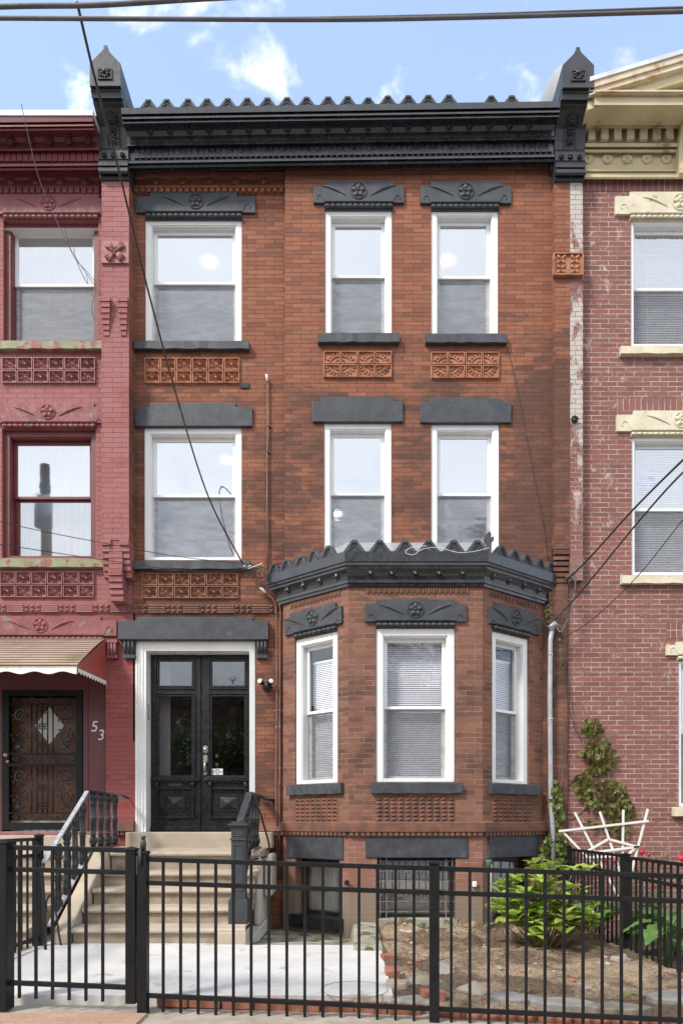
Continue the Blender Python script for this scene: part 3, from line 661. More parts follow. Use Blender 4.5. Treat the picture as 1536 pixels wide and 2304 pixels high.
# ------------------------------------------------------------------ big end brackets
def bracket(parent, x0, x1, dz, mt='black_soft'):
    m = M(); w_ = x1-x0; xc = (x0+x1)/2
    def Z(y, Y): return PZ(y, Y)+dz
    side = [(.05, Z(408, -.13)), (-.13, Z(408, -.13)), (-.15, Z(402, -.15)), (-.145, Z(396, -.145)), (-.185, Z(394, -.185)), (-.20, Z(388, -.2)), (-.19, Z(381, -.19)), (-.15, Z(378, -.15)), (-.19, Z(376, -.19)), (-.195, Z(368, -.195)),
            (-.16, Z(363, -.16)), (-.17, Z(361, -.17)), (-.17, Z(342, -.17)), (-.135, Z(336, -.135)), (-.15, Z(318, -.15)), (-.19, Z(290, -.19)), (-.25, Z(266, -.25)), (-.31, Z(248, -.31)), (-.33, Z(243, -.33)), (-.36, Z(236, -.36)), (-.375, Z(226, -.375)),
            (-.41, Z(224, -.41)), (-.425, Z(212, -.425)), (-.445, Z(207, -.445)), (-.42, Z(203, -.42)), (-.42, Z(199, -.42)), (-.455, Z(198, -.455))]
    z_top, z_sh, z_pk = Z(198, -.455), Z(148, -.455), Z(122, -.455)
    side += [(-.455, z_top+.002), (.05, z_top+.002)]
    n = len(side); vs = [(x0, y, z) for y, z in side]+[(x1, y, z) for y, z in side]
    fs = [tuple(reversed(range(n))), tuple(range(n, 2*n))]+[(i, (i+1) % n, (i+1) % n+n, i+n) for i in range(n)]
    m.add(vs, [tuple(reversed(f)) for f in fs])
    m.prism([(x0-.003, z_top), (x1+.003, z_top), (x1+.003, z_sh), (xc+.05, z_pk), (xc-.05, z_pk), (x0-.003, z_sh)], -.462, .06)
    o = m.build('cornice_bracket', MAT[mt], parent)
    k = M(); zz2 = z_pk     # finial
    k.prism([(xc-.05, zz2-.02), (xc+.05, zz2-.02), (xc+.045, zz2+.03), (xc+.028, zz2+.038), (xc+.022, zz2+.09), (xc-.022, zz2+.09), (xc-.028, zz2+.038), (xc-.045, zz2+.03)], -.455, -.36); k.build('finial', MAT[mt], o, bevel=.006)
    k = M(); cz = Z(172, -.46); e = .087; t = .014       # square flower panel
    for q in ((-e, e, -e*.72, -e*.72+t), (-e, e, e*.72-t, e*.72), (-e, -e+t, -e*.72+t, e*.72-t), (e-t, e, -e*.72+t, e*.72-t)): k.box(xc+q[0], xc+q[1], -.475, -.462, cz+q[2], cz+q[3])
    k.box(xc-e+t, xc+e-t, -.466, -.463, cz-e*.72+t, cz+e*.72-t)
    for j in range(9):
        an = math.pi*2*j/9; pr = M(); pr.ball((0,0,0), 1, 8); k.add([(v.x*.030+.036, v.y*.020, v.z*.011) for v in pr.v], pr.f, True, Matrix.Translation((xc, -.468, cz)) @ Matrix.Rotation(an, 4, 'Y'))
    k.ball((xc, -.475, cz+.03), .022, 8)
    k.build('flower_panel', MAT['iron'], o)
    k = M()                                            # three rings down the face
    for j, (y, Y) in enumerate(((268, -.262), (293, -.198), (316, -.162))):
        c = Vector((xc, Y, Z(y, Y))); ti = R((-30, -22, -12)[j])
        fr2 = Fr((0, 0, 0), (1, 0, 0)); q = M(); rosette(q, (0, 0), .048, fr2, -.012, 5, .012); k.add(q.v, q.f, True, Matrix.Translation(c) @ Matrix.Rotation(-ti, 4, 'X'))
    for s in (-1, 1): k.tube([(xc+s*.068, -.285, Z(255, -.285)), (xc+s*.068, -.205, Z(290, -.205)), (xc+s*.068, -.155, Z(330, -.155))], .007, 5)
    k.build('ring_ornament', MAT['iron'], o)
    for j in (-1, 0, 1):
        q = M(); rosette(q, (xc+j*.112, Z(352, -.18)), .036, Fr((0, 0, 0), (1, 0, 0)), -.18, 6, .022, False); q.build('rosette', MAT['iron'], o)
    k = M(); k.add([(x0-.02 if dz == 0 else x1+.02, 0, 0)], []); return o
bl0, bl1 = PX(229, -.11), PX(290.5, -.11)
bracket(house, PR0-.005, PR1+.01, 0)
bracket(house, bl0-.01, bl1+.01, .02)
# scroll tails of the brackets against the wall
for x0_, x1_ in ((bl1+.011, bl1+.035), (PR0-.04, PR0-.006)):
    m = M(); pts = [(.10, PZ(432, .05)), (.03, PZ(405, .03)), (-.04, PZ(388, -.04)), (-.10, PZ(372, -.1)), (-.10, PZ(345, -.1)), (-.04, PZ(330, -.04)), (.10, PZ(330, .05))]
    n = len(pts); m.add([(x0_, y, z) for y, z in pts]+[(x1_, y, z) for y, z in pts], [tuple(reversed(range(n))), tuple(range(n, 2*n))]+[(i, (i+1) % n, (i+1) % n+n, i+n) for i in range(n)])
    m.build('bracket_tail', MAT['black'], house)

# ------------------------------------------------------------------ front door
m = M(); a, b, c, d = DOOR; cs = .125
for q in ((a+.003, a+.14, .0, .30, c, d-.003), (b-.075, b-.003, .0, .30, c, d-.003), (a+.14, b-.075, .0, .30, d-.12, d-.003)): fbox(m, FL, *q)
for k in (.02, .05, .09): fbox(m, FL, a+k, a+k+.012, -.012, 0, c, d-k-.012); fbox(m, FL, b-k*.7-.012, b-k*.7, -.012, 0, c, d-k-.012)
m.build('door_frame', MAT['white'], house)
DI = (a+.14, b-.075, c, d-.12); YD = .10+.20
mid = (DI[0]+DI[1])/2
def ring(m, fr, u0, u1, z0, z1, t, d0, d1):
    for q in ((u0, u1, z0, z0+t), (u0, u1, z1-t, z1), (u0, u0+t, z0+t, z1-t), (u1-t, u1, z0+t, z1-t)): fbox(m, fr, q[0], q[1], d0, d1, q[2], q[3])
FD = Fr((0, YD, 0), (1, 0, 0))
def zd(y): return PZ(y, YD)
for s, (u0, u1) in enumerate(((DI[0]+.004, mid-.006), (mid+.006, DI[1]-.004))):
    w_ = u1-u0; so_ = .095; g0, g1 = u0+.10, u1-.115
    if s: g0, g1 = u0+.13, u1-.09
    m = M()
    zt, zb = DI[3]-.004, DI[2]+.01
    ztop = (zd(1487), zd(1543)); zlong = (zd(1567), zd(1745)); zp = (zd(1776), zd(1838))
    for q in ((u0, g0, zb, zt), (g1, u1, zb, zt), (g0, g1, ztop[0], zt), (g0, g1, zlong[0], ztop[1]), (g0, g1, zp[0]-.0, zlong[1]), (g0, g1, zb, zp[1])): fbox(m, FD, q[0], q[1], 0, .045, q[2], q[3])
    fbox(m, FD, g0, g1, .015, .04, zp[1], zp[0])
    for (p, q) in ((ztop[1], ztop[0]), (zlong[1], zlong[0])):
        ring(m, FD, g0-.045, g1+.045, p-.045, q+.045, .018, -.022, 0); ring(m, FD, g0-.02, g1+.02, p-.02, q+.02, .02, -.012, 0)
    ring(m, FD, g0-.03, g1+.03, zp[1]-.02, zp[0]+.02, .022, -.025, 0)
    # moulded shelf under the long light and a raised pyramid in the panel
    z = zd(1748); m.prism([(g0-.09, z-.055), (g1+.09, z-.055), (g1+.085, z-.035), (g1+.05, z-.01), (g1+.03, z), (g0-.03, z), (g0-.05, z-.01), (g0-.085, z-.035)], -.055, 0, FD.m)
    fbox(m, FD, g0-.05, g1+.05, -.03, 0, z-.08, z-.055)
    cu, cz, hw, hh = (g0+g1)/2, (zp[0]+zp[1])/2, .115, .085
    m.add([(cu-hw, .014, cz-hh), (cu+hw, .014, cz-hh), (cu+hw, .014, cz+hh), (cu-hw, .014, cz+hh), (cu, -.035, cz)], [(0,1,4),(1,2,4),(2,3,4),(3,0,4)], False, FD.m)
    ring(m, FD, cu-hw-.02, cu+hw+.02, cz-hh-.02, cz+hh+.02, .012, .004, .016)
    for e in (g0-.03, g1+.0):  m.ball(FD.m @ Vector((e+.015, -.03, z-.10)), .026, 8, 1, 1, 1.5)
    fbox(m, FD, u0+.0, u1, -.03, 0, zb, zb+.055)
    dr = m.build('door', MAT['doorblack'], house, bevel=.003)
    dr['label'] = 'black door leaf with mail slot' if s == 0 else 'black door leaf with nickel handle and taped note'
    for (p, q) in ((ztop[1], ztop[0]), (zlong[1], zlong[0])):
        k = M(); fbox(k, FD, g0, g1, .02, .025, p, q); k.build('door_glass', MAT['glass_door'], dr)
    if s == 0:
        k = M(); ring(k, FD, cu-.09, cu+.09, z-.118, z-.082, .008, -.012, 0); fbox(k, FD, cu-.08, cu+.08, -.008, 0, z-.11, z-.09); k.build('mail_slot', MAT['newel'], dr)
    else:
        hx = u0+.05
        k = M(); pz = zd(1685); k.prism([(hx-.03, pz-.045), (hx, pz-.06), (hx+.03, pz-.045), (hx+.03, pz+.03), (hx, pz+.045), (hx-.03, pz+.03)], -.014, 0, FD.m)
        k.lathe([(.02, 0), (.02, .02), (.012, .024), (.001, .025)], 10, FD.m @ Matrix.Translation((hx, -.012, pz-.005)) @ Matrix.Rotation(R(90), 4, 'X')); k.build('deadbolt', MAT['metal'], dr)
        k = M(); pz = zd(1706); k.prism([(hx-.028, pz-.05), (hx, pz-.065), (hx+.028, pz-.05), (hx+.028, pz+.03), (hx, pz+.05), (hx-.028, pz+.03)], -.014, 0, FD.m)
        k.tube([FD.m @ Vector(q) for q in ((hx, -.01, pz-.04), (hx, -.05, pz-.06), (hx, -.06, pz-.11), (hx, -.05, pz-.16), (hx, -.01, pz-.185))], [.010, .012, .014, .012, .010], 8)
        k.prism([(hx-.022, pz-.215), (hx+.022, pz-.215), (hx+.022, pz-.175), (hx-.022, pz-.175)], -.012, 0, FD.m); k.build('door_handle', MAT['metal'], dr)
        k = M(); hx2 = u0+.19
        for pz in (zd(1700), zd(1720)): k.prism([(hx2-.02, pz-.022), (hx2+.02, pz-.022), (hx2+.02, pz+.022), (hx2-.02, pz+.022)], .028, .034, FD.m)
        k.build('inner_lock_plate', MAT['brass'], dr)
def text(name, s, size, loc, mt, parent=None, org=None, rot=(R(90), 0, 0), ext=.003, ax='CENTER', shear=0):
    cu = bpy.data.curves.new(name, 'FONT'); cu.body = s; cu.size = size; cu.extrude = ext; cu.align_x = ax; cu.align_y = 'CENTER'; cu.shear = shear; cu.space_line = .8
    ob = bpy.data.objects.new(name, cu); C.objects.link(ob); bpy.context.view_layer.update()
    me = bpy.data.meshes.new_from_object(ob.evaluated_get(bpy.context.evaluated_depsgraph_get())); bpy.data.objects.remove(ob)
    me.materials.clear(); me.materials.append(MAT[mt]); o = bpy.data.objects.new(name, me); C.objects.link(o)
    o0 = ORG[parent.name] if parent is not None else Vector((0, 0, 0))
    o.parent = parent; o.location = Vector(loc)-o0; o.rotation_euler = rot; ORG[o.name] = o0; return o
# the note taped to the glass and its handwriting
k = M(); nx, nz = PX(488, YD-.02), PZ(1736, YD-.02); k.box(nx-.07, nx+.07, YD+.012, YD+.014, nz-.04, nz+.04)
note = k.build('paper_note', MAT['paper'], None, (nx, YD+.012, nz)); tag(note, 'small handwritten paper note taped to the glass of the black door', 'note')
text('note_writing', "Please\nPull the Door\nby the Knob\nfirm", .024, (nx, YD+.0095, nz), 'ink', note, ext=.0005, shear=.15)
# house number on the left reveal of the frame
text('house_number', "5\n5", .13, (DOOR[0]+.141+.002, .19, PZ(1603, .2)), 'ink', house, rot=(R(90), 0, R(90)), ext=.002)
# door lintel with fluted end brackets
a, b, c, d = rect(266, 604, 1388, 1439, .02)
lintel(house, FL, a, b, c, d, PX(308, .02), PX(568, .02), 'slate', False, 0, None, .09, 'door_lintel')
for x0_, x1_ in ((277, 303), (577, 601)):
    m = M(); a, b = PX(x0_, .04), PX(x1_, .04); z0_, z1_ = PZ(1480, .04), PZ(1438, .04)
    m.prism([(a, z0_), (b, z0_), (b+.01, z0_+.03), (b-.004, z0_+.05), (b+.008, z1_), (a-.008, z1_), (a+.004, z0_+.05), (a-.01, z0_+.03)], -.05, 0, FL.m)
    for i in range(3): m.tube([FL.m @ Vector((a+(b-a)*(i+.5)/3, -.055, z0_+.06)), FL.m @ Vector((a+(b-a)*(i+.5)/3, -.06, z1_-.02))], .016, 8)
    m.build('lintel_bracket', MAT['slate'], house)
# water-table courses left of the bay
def watertable(fr, u0, u1, zc, mt, name='water_table'):
    m = M()
    m.prism([(u0, zc+.06), (u1, zc+.06), (u1, zc+.105), (u0, zc+.105)], -.045, .02, fr.m)
    fbox(m, fr, u0, u1, -.075, .02, zc+.0, zc+.06)
    fbox(m, fr, u0, u1, -.02, .02, zc-.05, zc)
    n = max(2, int((u1-u0)/.062))
    for i in range(n): fbox(m, fr, u0+(u1-u0)*(i+.12)/n, u0+(u1-u0)*(i+.88)/n, -.055, -.02, zc-.045, zc-.003)
    return m.build(name, MAT[mt], house)
ZW = 1.07
watertable(FL, PX(578, .1), XS-.002, ZW, 'brick_base'); 
# ------------------------------------------------------------------ bay window
A, B = Vector((.005, -.63, 0)), Vector((1.553, -.63, 0)); LB, RB = Vector((-.811, 0, 0)), Vector((2.428, 0, 0))
FB = Fr(A, (1, 0, 0)); FBL = Fr(LB, (A-LB)); FBR = Fr(B, (RB-B))
LL, LR, LF = (A-LB).length, (RB-B).length, 1.548
BT = 3.93
def zb(y): return PZ(y, -.63)
def uf(x): return PX(x, -.63)-A.x
wz0, wz1 = zb(1760), zb(1413)
bz0, bz1 = .05, zb(1930)
m = M()
hF, hL, hR = (uf(845), uf(1023), wz0, wz1), (LL*(1-.807), LL*(1-.158), wz0, wz1), (LR*.150, LR*.755, wz0, wz1)
wall(m, FB, 0, LF, ZW, BT, [hF]); wall(m, FBL, 0, LL, ZW, BT, [hL]); wall(m, FBR, 0, LR, ZW, BT, [hR])
m.build('bay_wall', MAT['brick_bay'], house)
m = M()
gF, gL, gR = (uf(848), uf(1025), bz0, bz1), (LL*(1-.80), LL*(1-.13), bz0, .74), (LR*.15, LR*.82, bz0-.1, .76)
wall(m, FB, 0, LF, -.25, ZW, [gF]); wall(m, FBL, 0, LL, -.25, ZW, [gL]); wall(m, FBR, 0, LR, -.25, ZW, [gR])
m.build('basement_wall', MAT['brick_base'], house)
window(house, FB, *hF, zb(1590), ('glass_bay', 'glass_bay'), blind=.001, label='wide bay window with closed white blind', cas=.085)
window(house, FBL, *hL, zb(1590), ('glass_bay', 'glass_bay'), blind=.17, label='narrow bay window facing left with white blind', cas=.085)
window(house, FBR, *hR, zb(1590), ('glass_bay', 'glass_bay'), blind=.17, label='narrow bay window facing right with white blind', cas=.085)
lz0, lz1 = zb(1412), zb(1351)
for fr, u0, u1, i0, i1, s in ((FB, uf(821), uf(1047), uf(845), uf(1023), .15), (FBL, LL*(1-.945), LL*(1-.078), hL[0], hL[1], .14), (FBR, LR*.083, LR*.92, hR[0], hR[1], .14)):
    lintel(house, fr, u0, u1, lz0, lz1, u0+(u1-u0)*s*.72, u1-(u1-u0)*s*.72, 'slate', True, .062, (i0, i1), label='black bay lintel carved with a rosette and two leaf sprays')
for fr, u0, u1 in ((FB, uf(834), uf(1038)), (FBL, LL*.10, LL*.93), (FBR, LR*.09, LR*.90)): sill(house, fr, u0, u1, zb(1785), wz0, 'slate', .055)
for fr, u0, u1, n in ((FB, uf(845), uf(1023), 11), (FBL, LL*.20, LL*.85, 8), (FBR, LR*.15, LR*.80, 8)):
    pyramids(house, fr, u0, u1, zb(1848), zb(1793), n, 6, 'terra_dark')
for fr, u0, u1 in ((FB, .22, LF-.18), (FBL, LL*.14, LL*.87), (FBR, LR*.13, LR*.87)):
    m = M(); z0_, z1_ = zb(1335), zb(1325); n = int((u1-u0)/.062)
    fbox(m, fr, u0, u1, -.004, .01, z0_-.008, z0_); fbox(m, fr, u0, u1, -.004, .01, z1_, z1_+.008)
    for i in range(n+1): fbox(m, fr, u0+(u1-u0)*i/n-.010, u0+(u1-u0)*i/n+.010, -.016, .0, z0_, z1_)
    for i in range(n): fbox(m, fr, u0+(u1-u0)*(i+.5)/n-.010, u0+(u1-u0)*(i+.5)/n+.006, -.014, .0, z0_+.014, z1_)
    m.build('dentil_course', MAT['terra_dark'], house)
def mitre(p):
    """corner points of the bay outline pushed outward by p"""
    nl, nr = Vector((-FBL.u.y*-1, -FBL.u.x, 0)), Vector((FBR.u.y, -FBR.u.x, 0))
    nl = Vector((FBL.u.y, -FBL.u.x, 0)); y = -.63-p
    cl, cr_ = nl.dot(A)+p, nr.dot(B)+p
    return [((cl)/nl.x, 0.0), ((cl-nl.y*y)/nl.x, y), ((cr_-nr.y*y)/nr.x, y), (cr_/nr.x, 0.0)]
def baysweep(m, rows):
    vs = []
    for p, z in rows: vs += [(x, y, z) for x, y in mitre(p)]
    m.add(vs, [(4*i+k, 4*i+k+1, 4*i+4+k+1, 4*i+4+k) for i in range(len(rows)-1) for k in range(3)])
m = M(); baysweep(m, [(0, ZW-.05), (.02, ZW-.05), (.02, ZW-.0), (.055, ZW), (.06, ZW+.06), (.03, ZW+.062), (.03, ZW+.105), (0, ZW+.125)])
for fr, ln in ((FB, LF), (FBL, LL), (FBR, LR)):
    n = int(ln/.062)
    for i in range(n): fbox(m, fr, ln*(i+.12)/n, ln*(i+.85)/n, -.045, -.02, ZW-.045, ZW-.002)
m.build('water_table', MAT['terra_dark'], house)
bp = [(1320, 0), (1319, .028), (1313, .032), (1311, .05), (1305, .052), (1304, .036), (1296, .045), (1289, .062), (1282, .088), (1279, .10), (1275, .102), (1273, .112), (1270, .12), (1266, .115), (1263, .128), (1241, .135), (1240, .12)]
m = M(); baysweep(m, [(p, PZ(y, -.63-p)) for y, p in bp])
bc = m.build('bay_cornice', MAT['black'], house)
ZL = PZ(1240, -.765)
m = M(); q = mitre(.125); zt = PZ(1221)
m.add([(q[0][0], 0, ZL-.005), (q[1][0], q[1][1], ZL-.005), (q[2][0], q[2][1], ZL-.005), (q[3][0], 0, ZL-.005), (.0, -.002, zt), (1.55, -.002, zt)], [(1, 2, 5, 4), (0, 1, 4), (2, 3, 5)])
m.build('bay_roof', MAT['lead'], house)
bb0 = boss('boss', bc, (uf(833)+A.x, -.63-.058, PZ(1290, -.69)), .040, 'black', R(25))
for x in (881, 934, 987, 1040): dup(bb0, (PX(x, -.69)-PX(833, -.69), 0, 0))
P0 = Vector((uf(833)+A.x, -.63-.058, PZ(1290, -.69)))
def place_on(o, P0, fr, u, d, z=0.0):
    rot = Matrix(((fr.u.x, fr.n.x, 0), (fr.u.y, fr.n.y, 0), (0, 0, 1))).to_4x4()
    tgt = fr.m @ Vector((u, d, P0.z+z)); return dup_at(o, Matrix.Translation(tgt) @ rot @ Matrix.Translation(-P0))
for fr, ln in ((FBL, LL), (FBR, LR)):
    for t in (.12, .37, .62, .87): place_on(bb0, P0, fr, ln*t, -.058)
ant = antefix(bc, 'black', .262, .125).build('antefix', MAT['slate'], bc)
Pa = Vector((PX(797, -.74), -.74, ZL)); ant.location = Pa; Pz = Pa.copy()
for x in (854, 911, 960+4, 1020, 1073): dup(ant, (PX(x, -.74)-Pz.x, 0, 0))
def place_ant(fr, u, d, dz=0, tilt=0):
    c = ant.copy(); C.objects.link(c); c.parent = bc; org = ORG[bc.name]; ORG[c.name] = org
    rot = Matrix(((fr.u.x, fr.n.x, 0), (fr.u.y, fr.n.y, 0), (0, 0, 1))).to_4x4()
    t_ = fr.m @ Vector((u, d, 0)); t_.z = ZL+dz
    c.matrix_local = Matrix.Translation(t_-org) @ rot @ Matrix.Rotation(tilt, 4, 'Y') @ Matrix.Translation(org)
for i, t in enumerate((-.06, .15, .37, .58, .79)): place_ant(FBL, LL*t, -.105, (0, .0, -.01, .01, 0)[i], (.06, -.05, .12, -.1, .03)[i])
for i, t in enumerate((.19, .40, .61, .83, 1.02)): place_ant(FBR, LR*t, -.105, 0, (.02, .0, -.04, .05, -.03)[i])
m = M(); fx, fz = PX(1099, -.70), ZL        # corner finial
m.prism([(-.02, 0), (.02, 0), (.03, .12), (.055, .15), (.05, .19), (.02, .175), (.025, .22), (0, .245), (-.025, .22), (-.02, .175), (-.05, .19), (-.055, .15), (-.03, .12)], -.02, .02, Matrix.Translation((fx, -.70, fz)))
m.build('corner_finial', MAT['slate'], bc)
# basement: lintels, openings
for fr, u0, u1, z0_, z1_ in ((FB, uf(822), uf(1052), bz1, zb(1883)), (FBL, LL*(1-.93), LL*(1-.07), .74, zb(1883)), (FBR, LR*.08, LR*.93, .76, zb(1883))):
    m = M(); fbox(m, fr, u0, u1, -.018, .05, z0_, z1_-.002); m.build('basement_lintel', MAT['slate'], house, bevel=.008)
def bwin(fr, h, mt, rec=.10, sillp=0):
    m = M(); a, b, c, d = h; t = .05
    for q in ((a+.002, a+t, c, d), (b-t, b-.002, c, d), (a+t, b-t, d-t, d-.002), (a+t, b-t, c, c+t)): fbox(m, fr, q[0], q[1], rec, rec+.06, q[2], q[3])
    o = m.build('basement_window', MAT[mt], house); k = M(); fbox(k, fr, a+t, b-t, rec+.03, rec+.035, c+t, d-t); k.build('pane', MAT['glass_dark'], o); return o
bw = bwin(FBL, gL, 'doorblack', .12); bw['label'] = 'black basement window with white curtain'
m = M(); n = 30; a, b = gL[0]+.06, gL[1]-.2
m.add([p for i in range(n+1) for p in ((a+(b-a)*i/n, .2+.012*math.sin(i*1.3), gL[2]+.05), (a+(b-a)*i/n, .2+.012*math.sin(i*1.3), gL[3]-.12))], [(2*i, 2*i+2, 2*i+3, 2*i+1) for i in range(n)], True, FBL.m); m.build('curtain', MAT['curtain_light'], bw)
m = M(); fbox(m, FBL, gL[0]-.07, gL[1]+.06, -.06, .10, -.10, .055); m.build('basement_sill', MAT['doorblack'], house, bevel=.015)
bw2 = bwin(FB, gF, 'doorblack', .14)
m = M(); fbox(m, FB, gF[0], gF[1], .175, .18, gF[2]+.0, gF[3]); m.build('backing_board', MAT['curtain_light'], bw2)
m = M(); a, b, c, d = gF; c += .03; yy = .03            # scrolled window guard
for i in range(6): zz_ = c+.06+(d-c-.1)*i/5.0; m.tube([FB.m @ Vector((a, yy, zz_)), FB.m @ Vector((b, yy, zz_))], .0045, 5)
for i in (.04, .12, .88, .96): m.tube([FB.m @ Vector((a+(b-a)*i, yy, c)), FB.m @ Vector((a+(b-a)*i, yy, d))], .008, 5)
def spiral(c_, r, turns, a0, s, fr, d, n=18): return [fr.m @ Vector((c_[0]+s*r*(1-i/n*.85)*math.cos(a0+turns*2*math.pi*i/n), d, c_[1]+r*(1-i/n*.85)*math.sin(a0+turns*2*math.pi*i/n))) for i in range(n+1)]
for zc in (.33, .72):
    for s in (-1, 1):
        cu = (a+b)/2+s*.085; m.tube(spiral((cu, c+(d-c)*zc), .05, 1.2, 0, s, FB, yy-.008), .0055, 5)
m.build('window_guard', MAT['guard'], bw2)
m = M(); fbox(m, FB, gF[0]-.02, gF[1]+.02, -.03, .14, -.05, gF[2]+.012); m.build('basement_sill', MAT['conc'], house, bevel=.01)
bwin(FBR, gR, 'doorblack', .12)
# strip of party wall between bay and neighbour, under the pilaster
m = M(); xa, xb = PX(1232), PX(1275, -.03)
m.add([(xa, -.03, -.25), (xb, -.03, -.25), (xb, -.03, PZ(1330)), (xa, -.03, PZ(1330))], [(0,1,2,3)]); m.add([(xa, .0, -.25), (xa, -.03, -.25), (xa, -.03, PZ(1330)), (xa, .0, PZ(1330))], [(0,1,2,3)])
m.build('party_wall', MAT['brick_sooty'], house)
# rooms behind the glass
def room(parent, x0, x1, y0, y1, z0, z1, mt, name='room'):
    m = M(); v = [(x0,y0,z0),(x1,y0,z0),(x1,y1,z0),(x0,y1,z0),(x0,y0,z1),(x1,y0,z1),(x1,y1,z1),(x0,y1,z1)]
    m.add(v, [(0,1,2,3),(4,7,6,5),(1,5,6,2),(3,2,6,7),(0,3,7,4)]); return m.build(name, MAT[mt], parent)
r3 = room(house, -2.66, 2.44, .105, 3.4, 6.35, 8.86, 'roomwhite'); r2 = room(house, -2.66, 2.44, .105, 3.4, 3.96, 6.3, 'roomwhite')
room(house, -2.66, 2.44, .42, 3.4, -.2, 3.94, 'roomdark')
def clight(rm, x, y, zc):
    D = (zc-EZ)*F/(HY-y); Y = D-D0; X = (x-VX)*D/F
    m = M(); m.lathe([(.001, 0), (.075, 0), (.075, .006), (.001, .006)], 20, Matrix.Translation((X, Y, zc-.012))); m.build('ceiling_light', MAT['lamp'], rm)
clight(r3, 471, 590, 8.86); clight(r3, 1006, 587, 8.86); clight(r2, 511, 1035, 6.3); clight(r2, 757, 1156, 6.3)
m = M(); m.box(PX(350, .45), PX(378, .45), .46, .48, 1.1, 3.2); m.box(PX(378, .45), PX(383, .45), .445, .48, 1.1, 3.2); m.build('vestibule_wall', MAT['curtain_light'], house)

# ================================================================== RED NEIGHBOUR (left)
red = thing('red_row_house', (-4.2, 0, 0), 'pink and red painted brick row house with iron security door, left edge of the picture', 'house')
XE = -6.4
V3, V2 = rect(8, 222, 492, 766, .1), rect(5, 216, 965, 1255, .1)
RD = rect(-60, 238, 1500, 1874, .1)
m = M(); wall(m, FL, XE, PX(299, .1), PZ(1381, .1), PZ(300), [V3, V2]); m.build('upper_wall', MAT['brick_pink'], red)
m = M(); wall(m, FL, XE, DOOR[0], -.25, PZ(1381, .1), [RD]); m.build('lower_wall', MAT['brick_deep_red'], red)
m = M(); m.add([(DOOR[0], .1, -.25), (DOOR[0]+.002, .1, -.25), (DOOR[0]+.002, .1, 1), (DOOR[0], .1, 1)], [(0,1,2,3)])
m = M(); zpb = PZ(1215, -.11)
m.add([(bl0, -.11, zpb), (bl1, -.11, zpb), (bl1, -.11, PZ(340)), (bl0, -.11, PZ(340))], [(0,1,2,3)]); m.add([(bl0, .1, zpb), (bl0, -.11, zpb), (bl0, -.11, PZ(340)), (bl0, .1, PZ(340))], [(0,1,2,3)])
m.build('pilaster', MAT['brick_pink'], red)
m = M(); m.add([(bl1, -.11, zpb), (bl1, .1, zpb), (bl1, .1, PZ(340)), (bl1, -.11, PZ(340))], [(0,1,2,3)]); m.build('pilaster_side', MAT['brick_left'], house)
m = M()                                                 # stepped foot of the pilaster
for k in range(10):
    y = 1215+13.5*k; z0_, z1_ = PZ(y+12.5, -.1), PZ(y, -.1); dep = -.12+.0*k
    if k < 6:
        m.box(bl0-.0, bl0+.115-.010*k, -.125+.018*k, .1, z0_, z1_); m.box(bl1-.115+.010*k, bl1, -.125+.018*k, .1, z0_, z1_)
    m.box(bl0+.085, bl1-.085, -.10+.0*k if k < 5 else -.125+.018*(k-5), .1, z0_, z1_)
m.build('corbel', MAT['brick_pink'], red)
for xa_, xb_ in ((bl0-.002, bl0+.125), (bl1-.125, bl1+.002)):      # stepped corbels under the leaf tile
    m = M()
    for k in range(7): y = 673+11.7*k; m.box(xa_+.005*k, xb_-.005*k, -.175+.009*k, -.10, PZ(y+10.2, -.13), PZ(y, -.13))
    m.build('corbel', MAT['brick_pink'], red)
m = M(); a, b, c, d = rect(229, 290, 543, 592, -.13); m.box(a, b, -.135, -.1, c, d)
for k in range(4):
    an = math.pi/4+k*math.pi/2
    for sp in (-.25, 0, .25):
        pr = M(); pr.ball((0,0,0), 1, 8); m.add([(v.x*.062+.085, v.y*.026, v.z*.020) for v in pr.v], pr.f, True, Matrix.Translation(((a+b)/2, -.145, (c+d)/2)) @ Matrix.Rotation(an+sp, 4, 'Y'))
for k in range(4):
    pr = M(); pr.ball((0,0,0), 1, 8); m.add([(v.x*.030+.03, v.y*.03, v.z*.016) for v in pr.v], pr.f, True, Matrix.Translation(((a+b)/2, -.15, (c+d)/2)) @ Matrix.Rotation(k*math.pi/2, 4, 'Y'))
m.build('leaf_tile', MAT['pink_light'], red)
wl = window(red, FL, *V3, PZ(638, .2), ('glass', 'glass_dark'), fm='maroon', sm='sash', curtain='curtain', cas=.07, rec=.05, bottom=False)
window(red, FL, *V2, PZ(1118, .2), ('glass', 'glass_dark'), fm='maroon', sm='maroon', curtain='curtain_light', screen=False, cas=.075, rec=.05, bottom=True)
a, b, c, d = rect(0, 230, 437, 492, .07)
lintel(red, FL, PX(-8, .07), PX(228, .07), c, d, PX(-4, .07), PX(224, .07), 'pink', True, .06, (PX(8, .07), PX(222, .07)))
a, b, c, d = rect(-14, 230, 906, 962, .07)
lintel(red, FL, a, b, c, d, PX(2, .07), PX(212, .07), 'pink_worn', True, .06, (PX(5, .07), PX(216, .07)), label='flaking pink carved lintel')
for r_ in ((-12, 231, 766, 785), (-12, 233, 1255, 1276)):
    a, b, c, d = rect(*r_, .04); sill(red, FL, a, b, c, d, 'sill_green')
tiles(red, FL, *rect(6, 217, 806, 865, .1), 6, 2, 'pink_light', 0); tiles(red, FL, *rect(2, 214, 1287, 1346, .1), 6, 2, 'pink_light', 0)
diamond_band(red, FL, PX(-60, .1), PX(295, .1), PZ(1379, .1), PZ(1360, .1), 'pink_light', 1)
a, b, c, d = rect(-80, 262, 1386, 1440, .06)
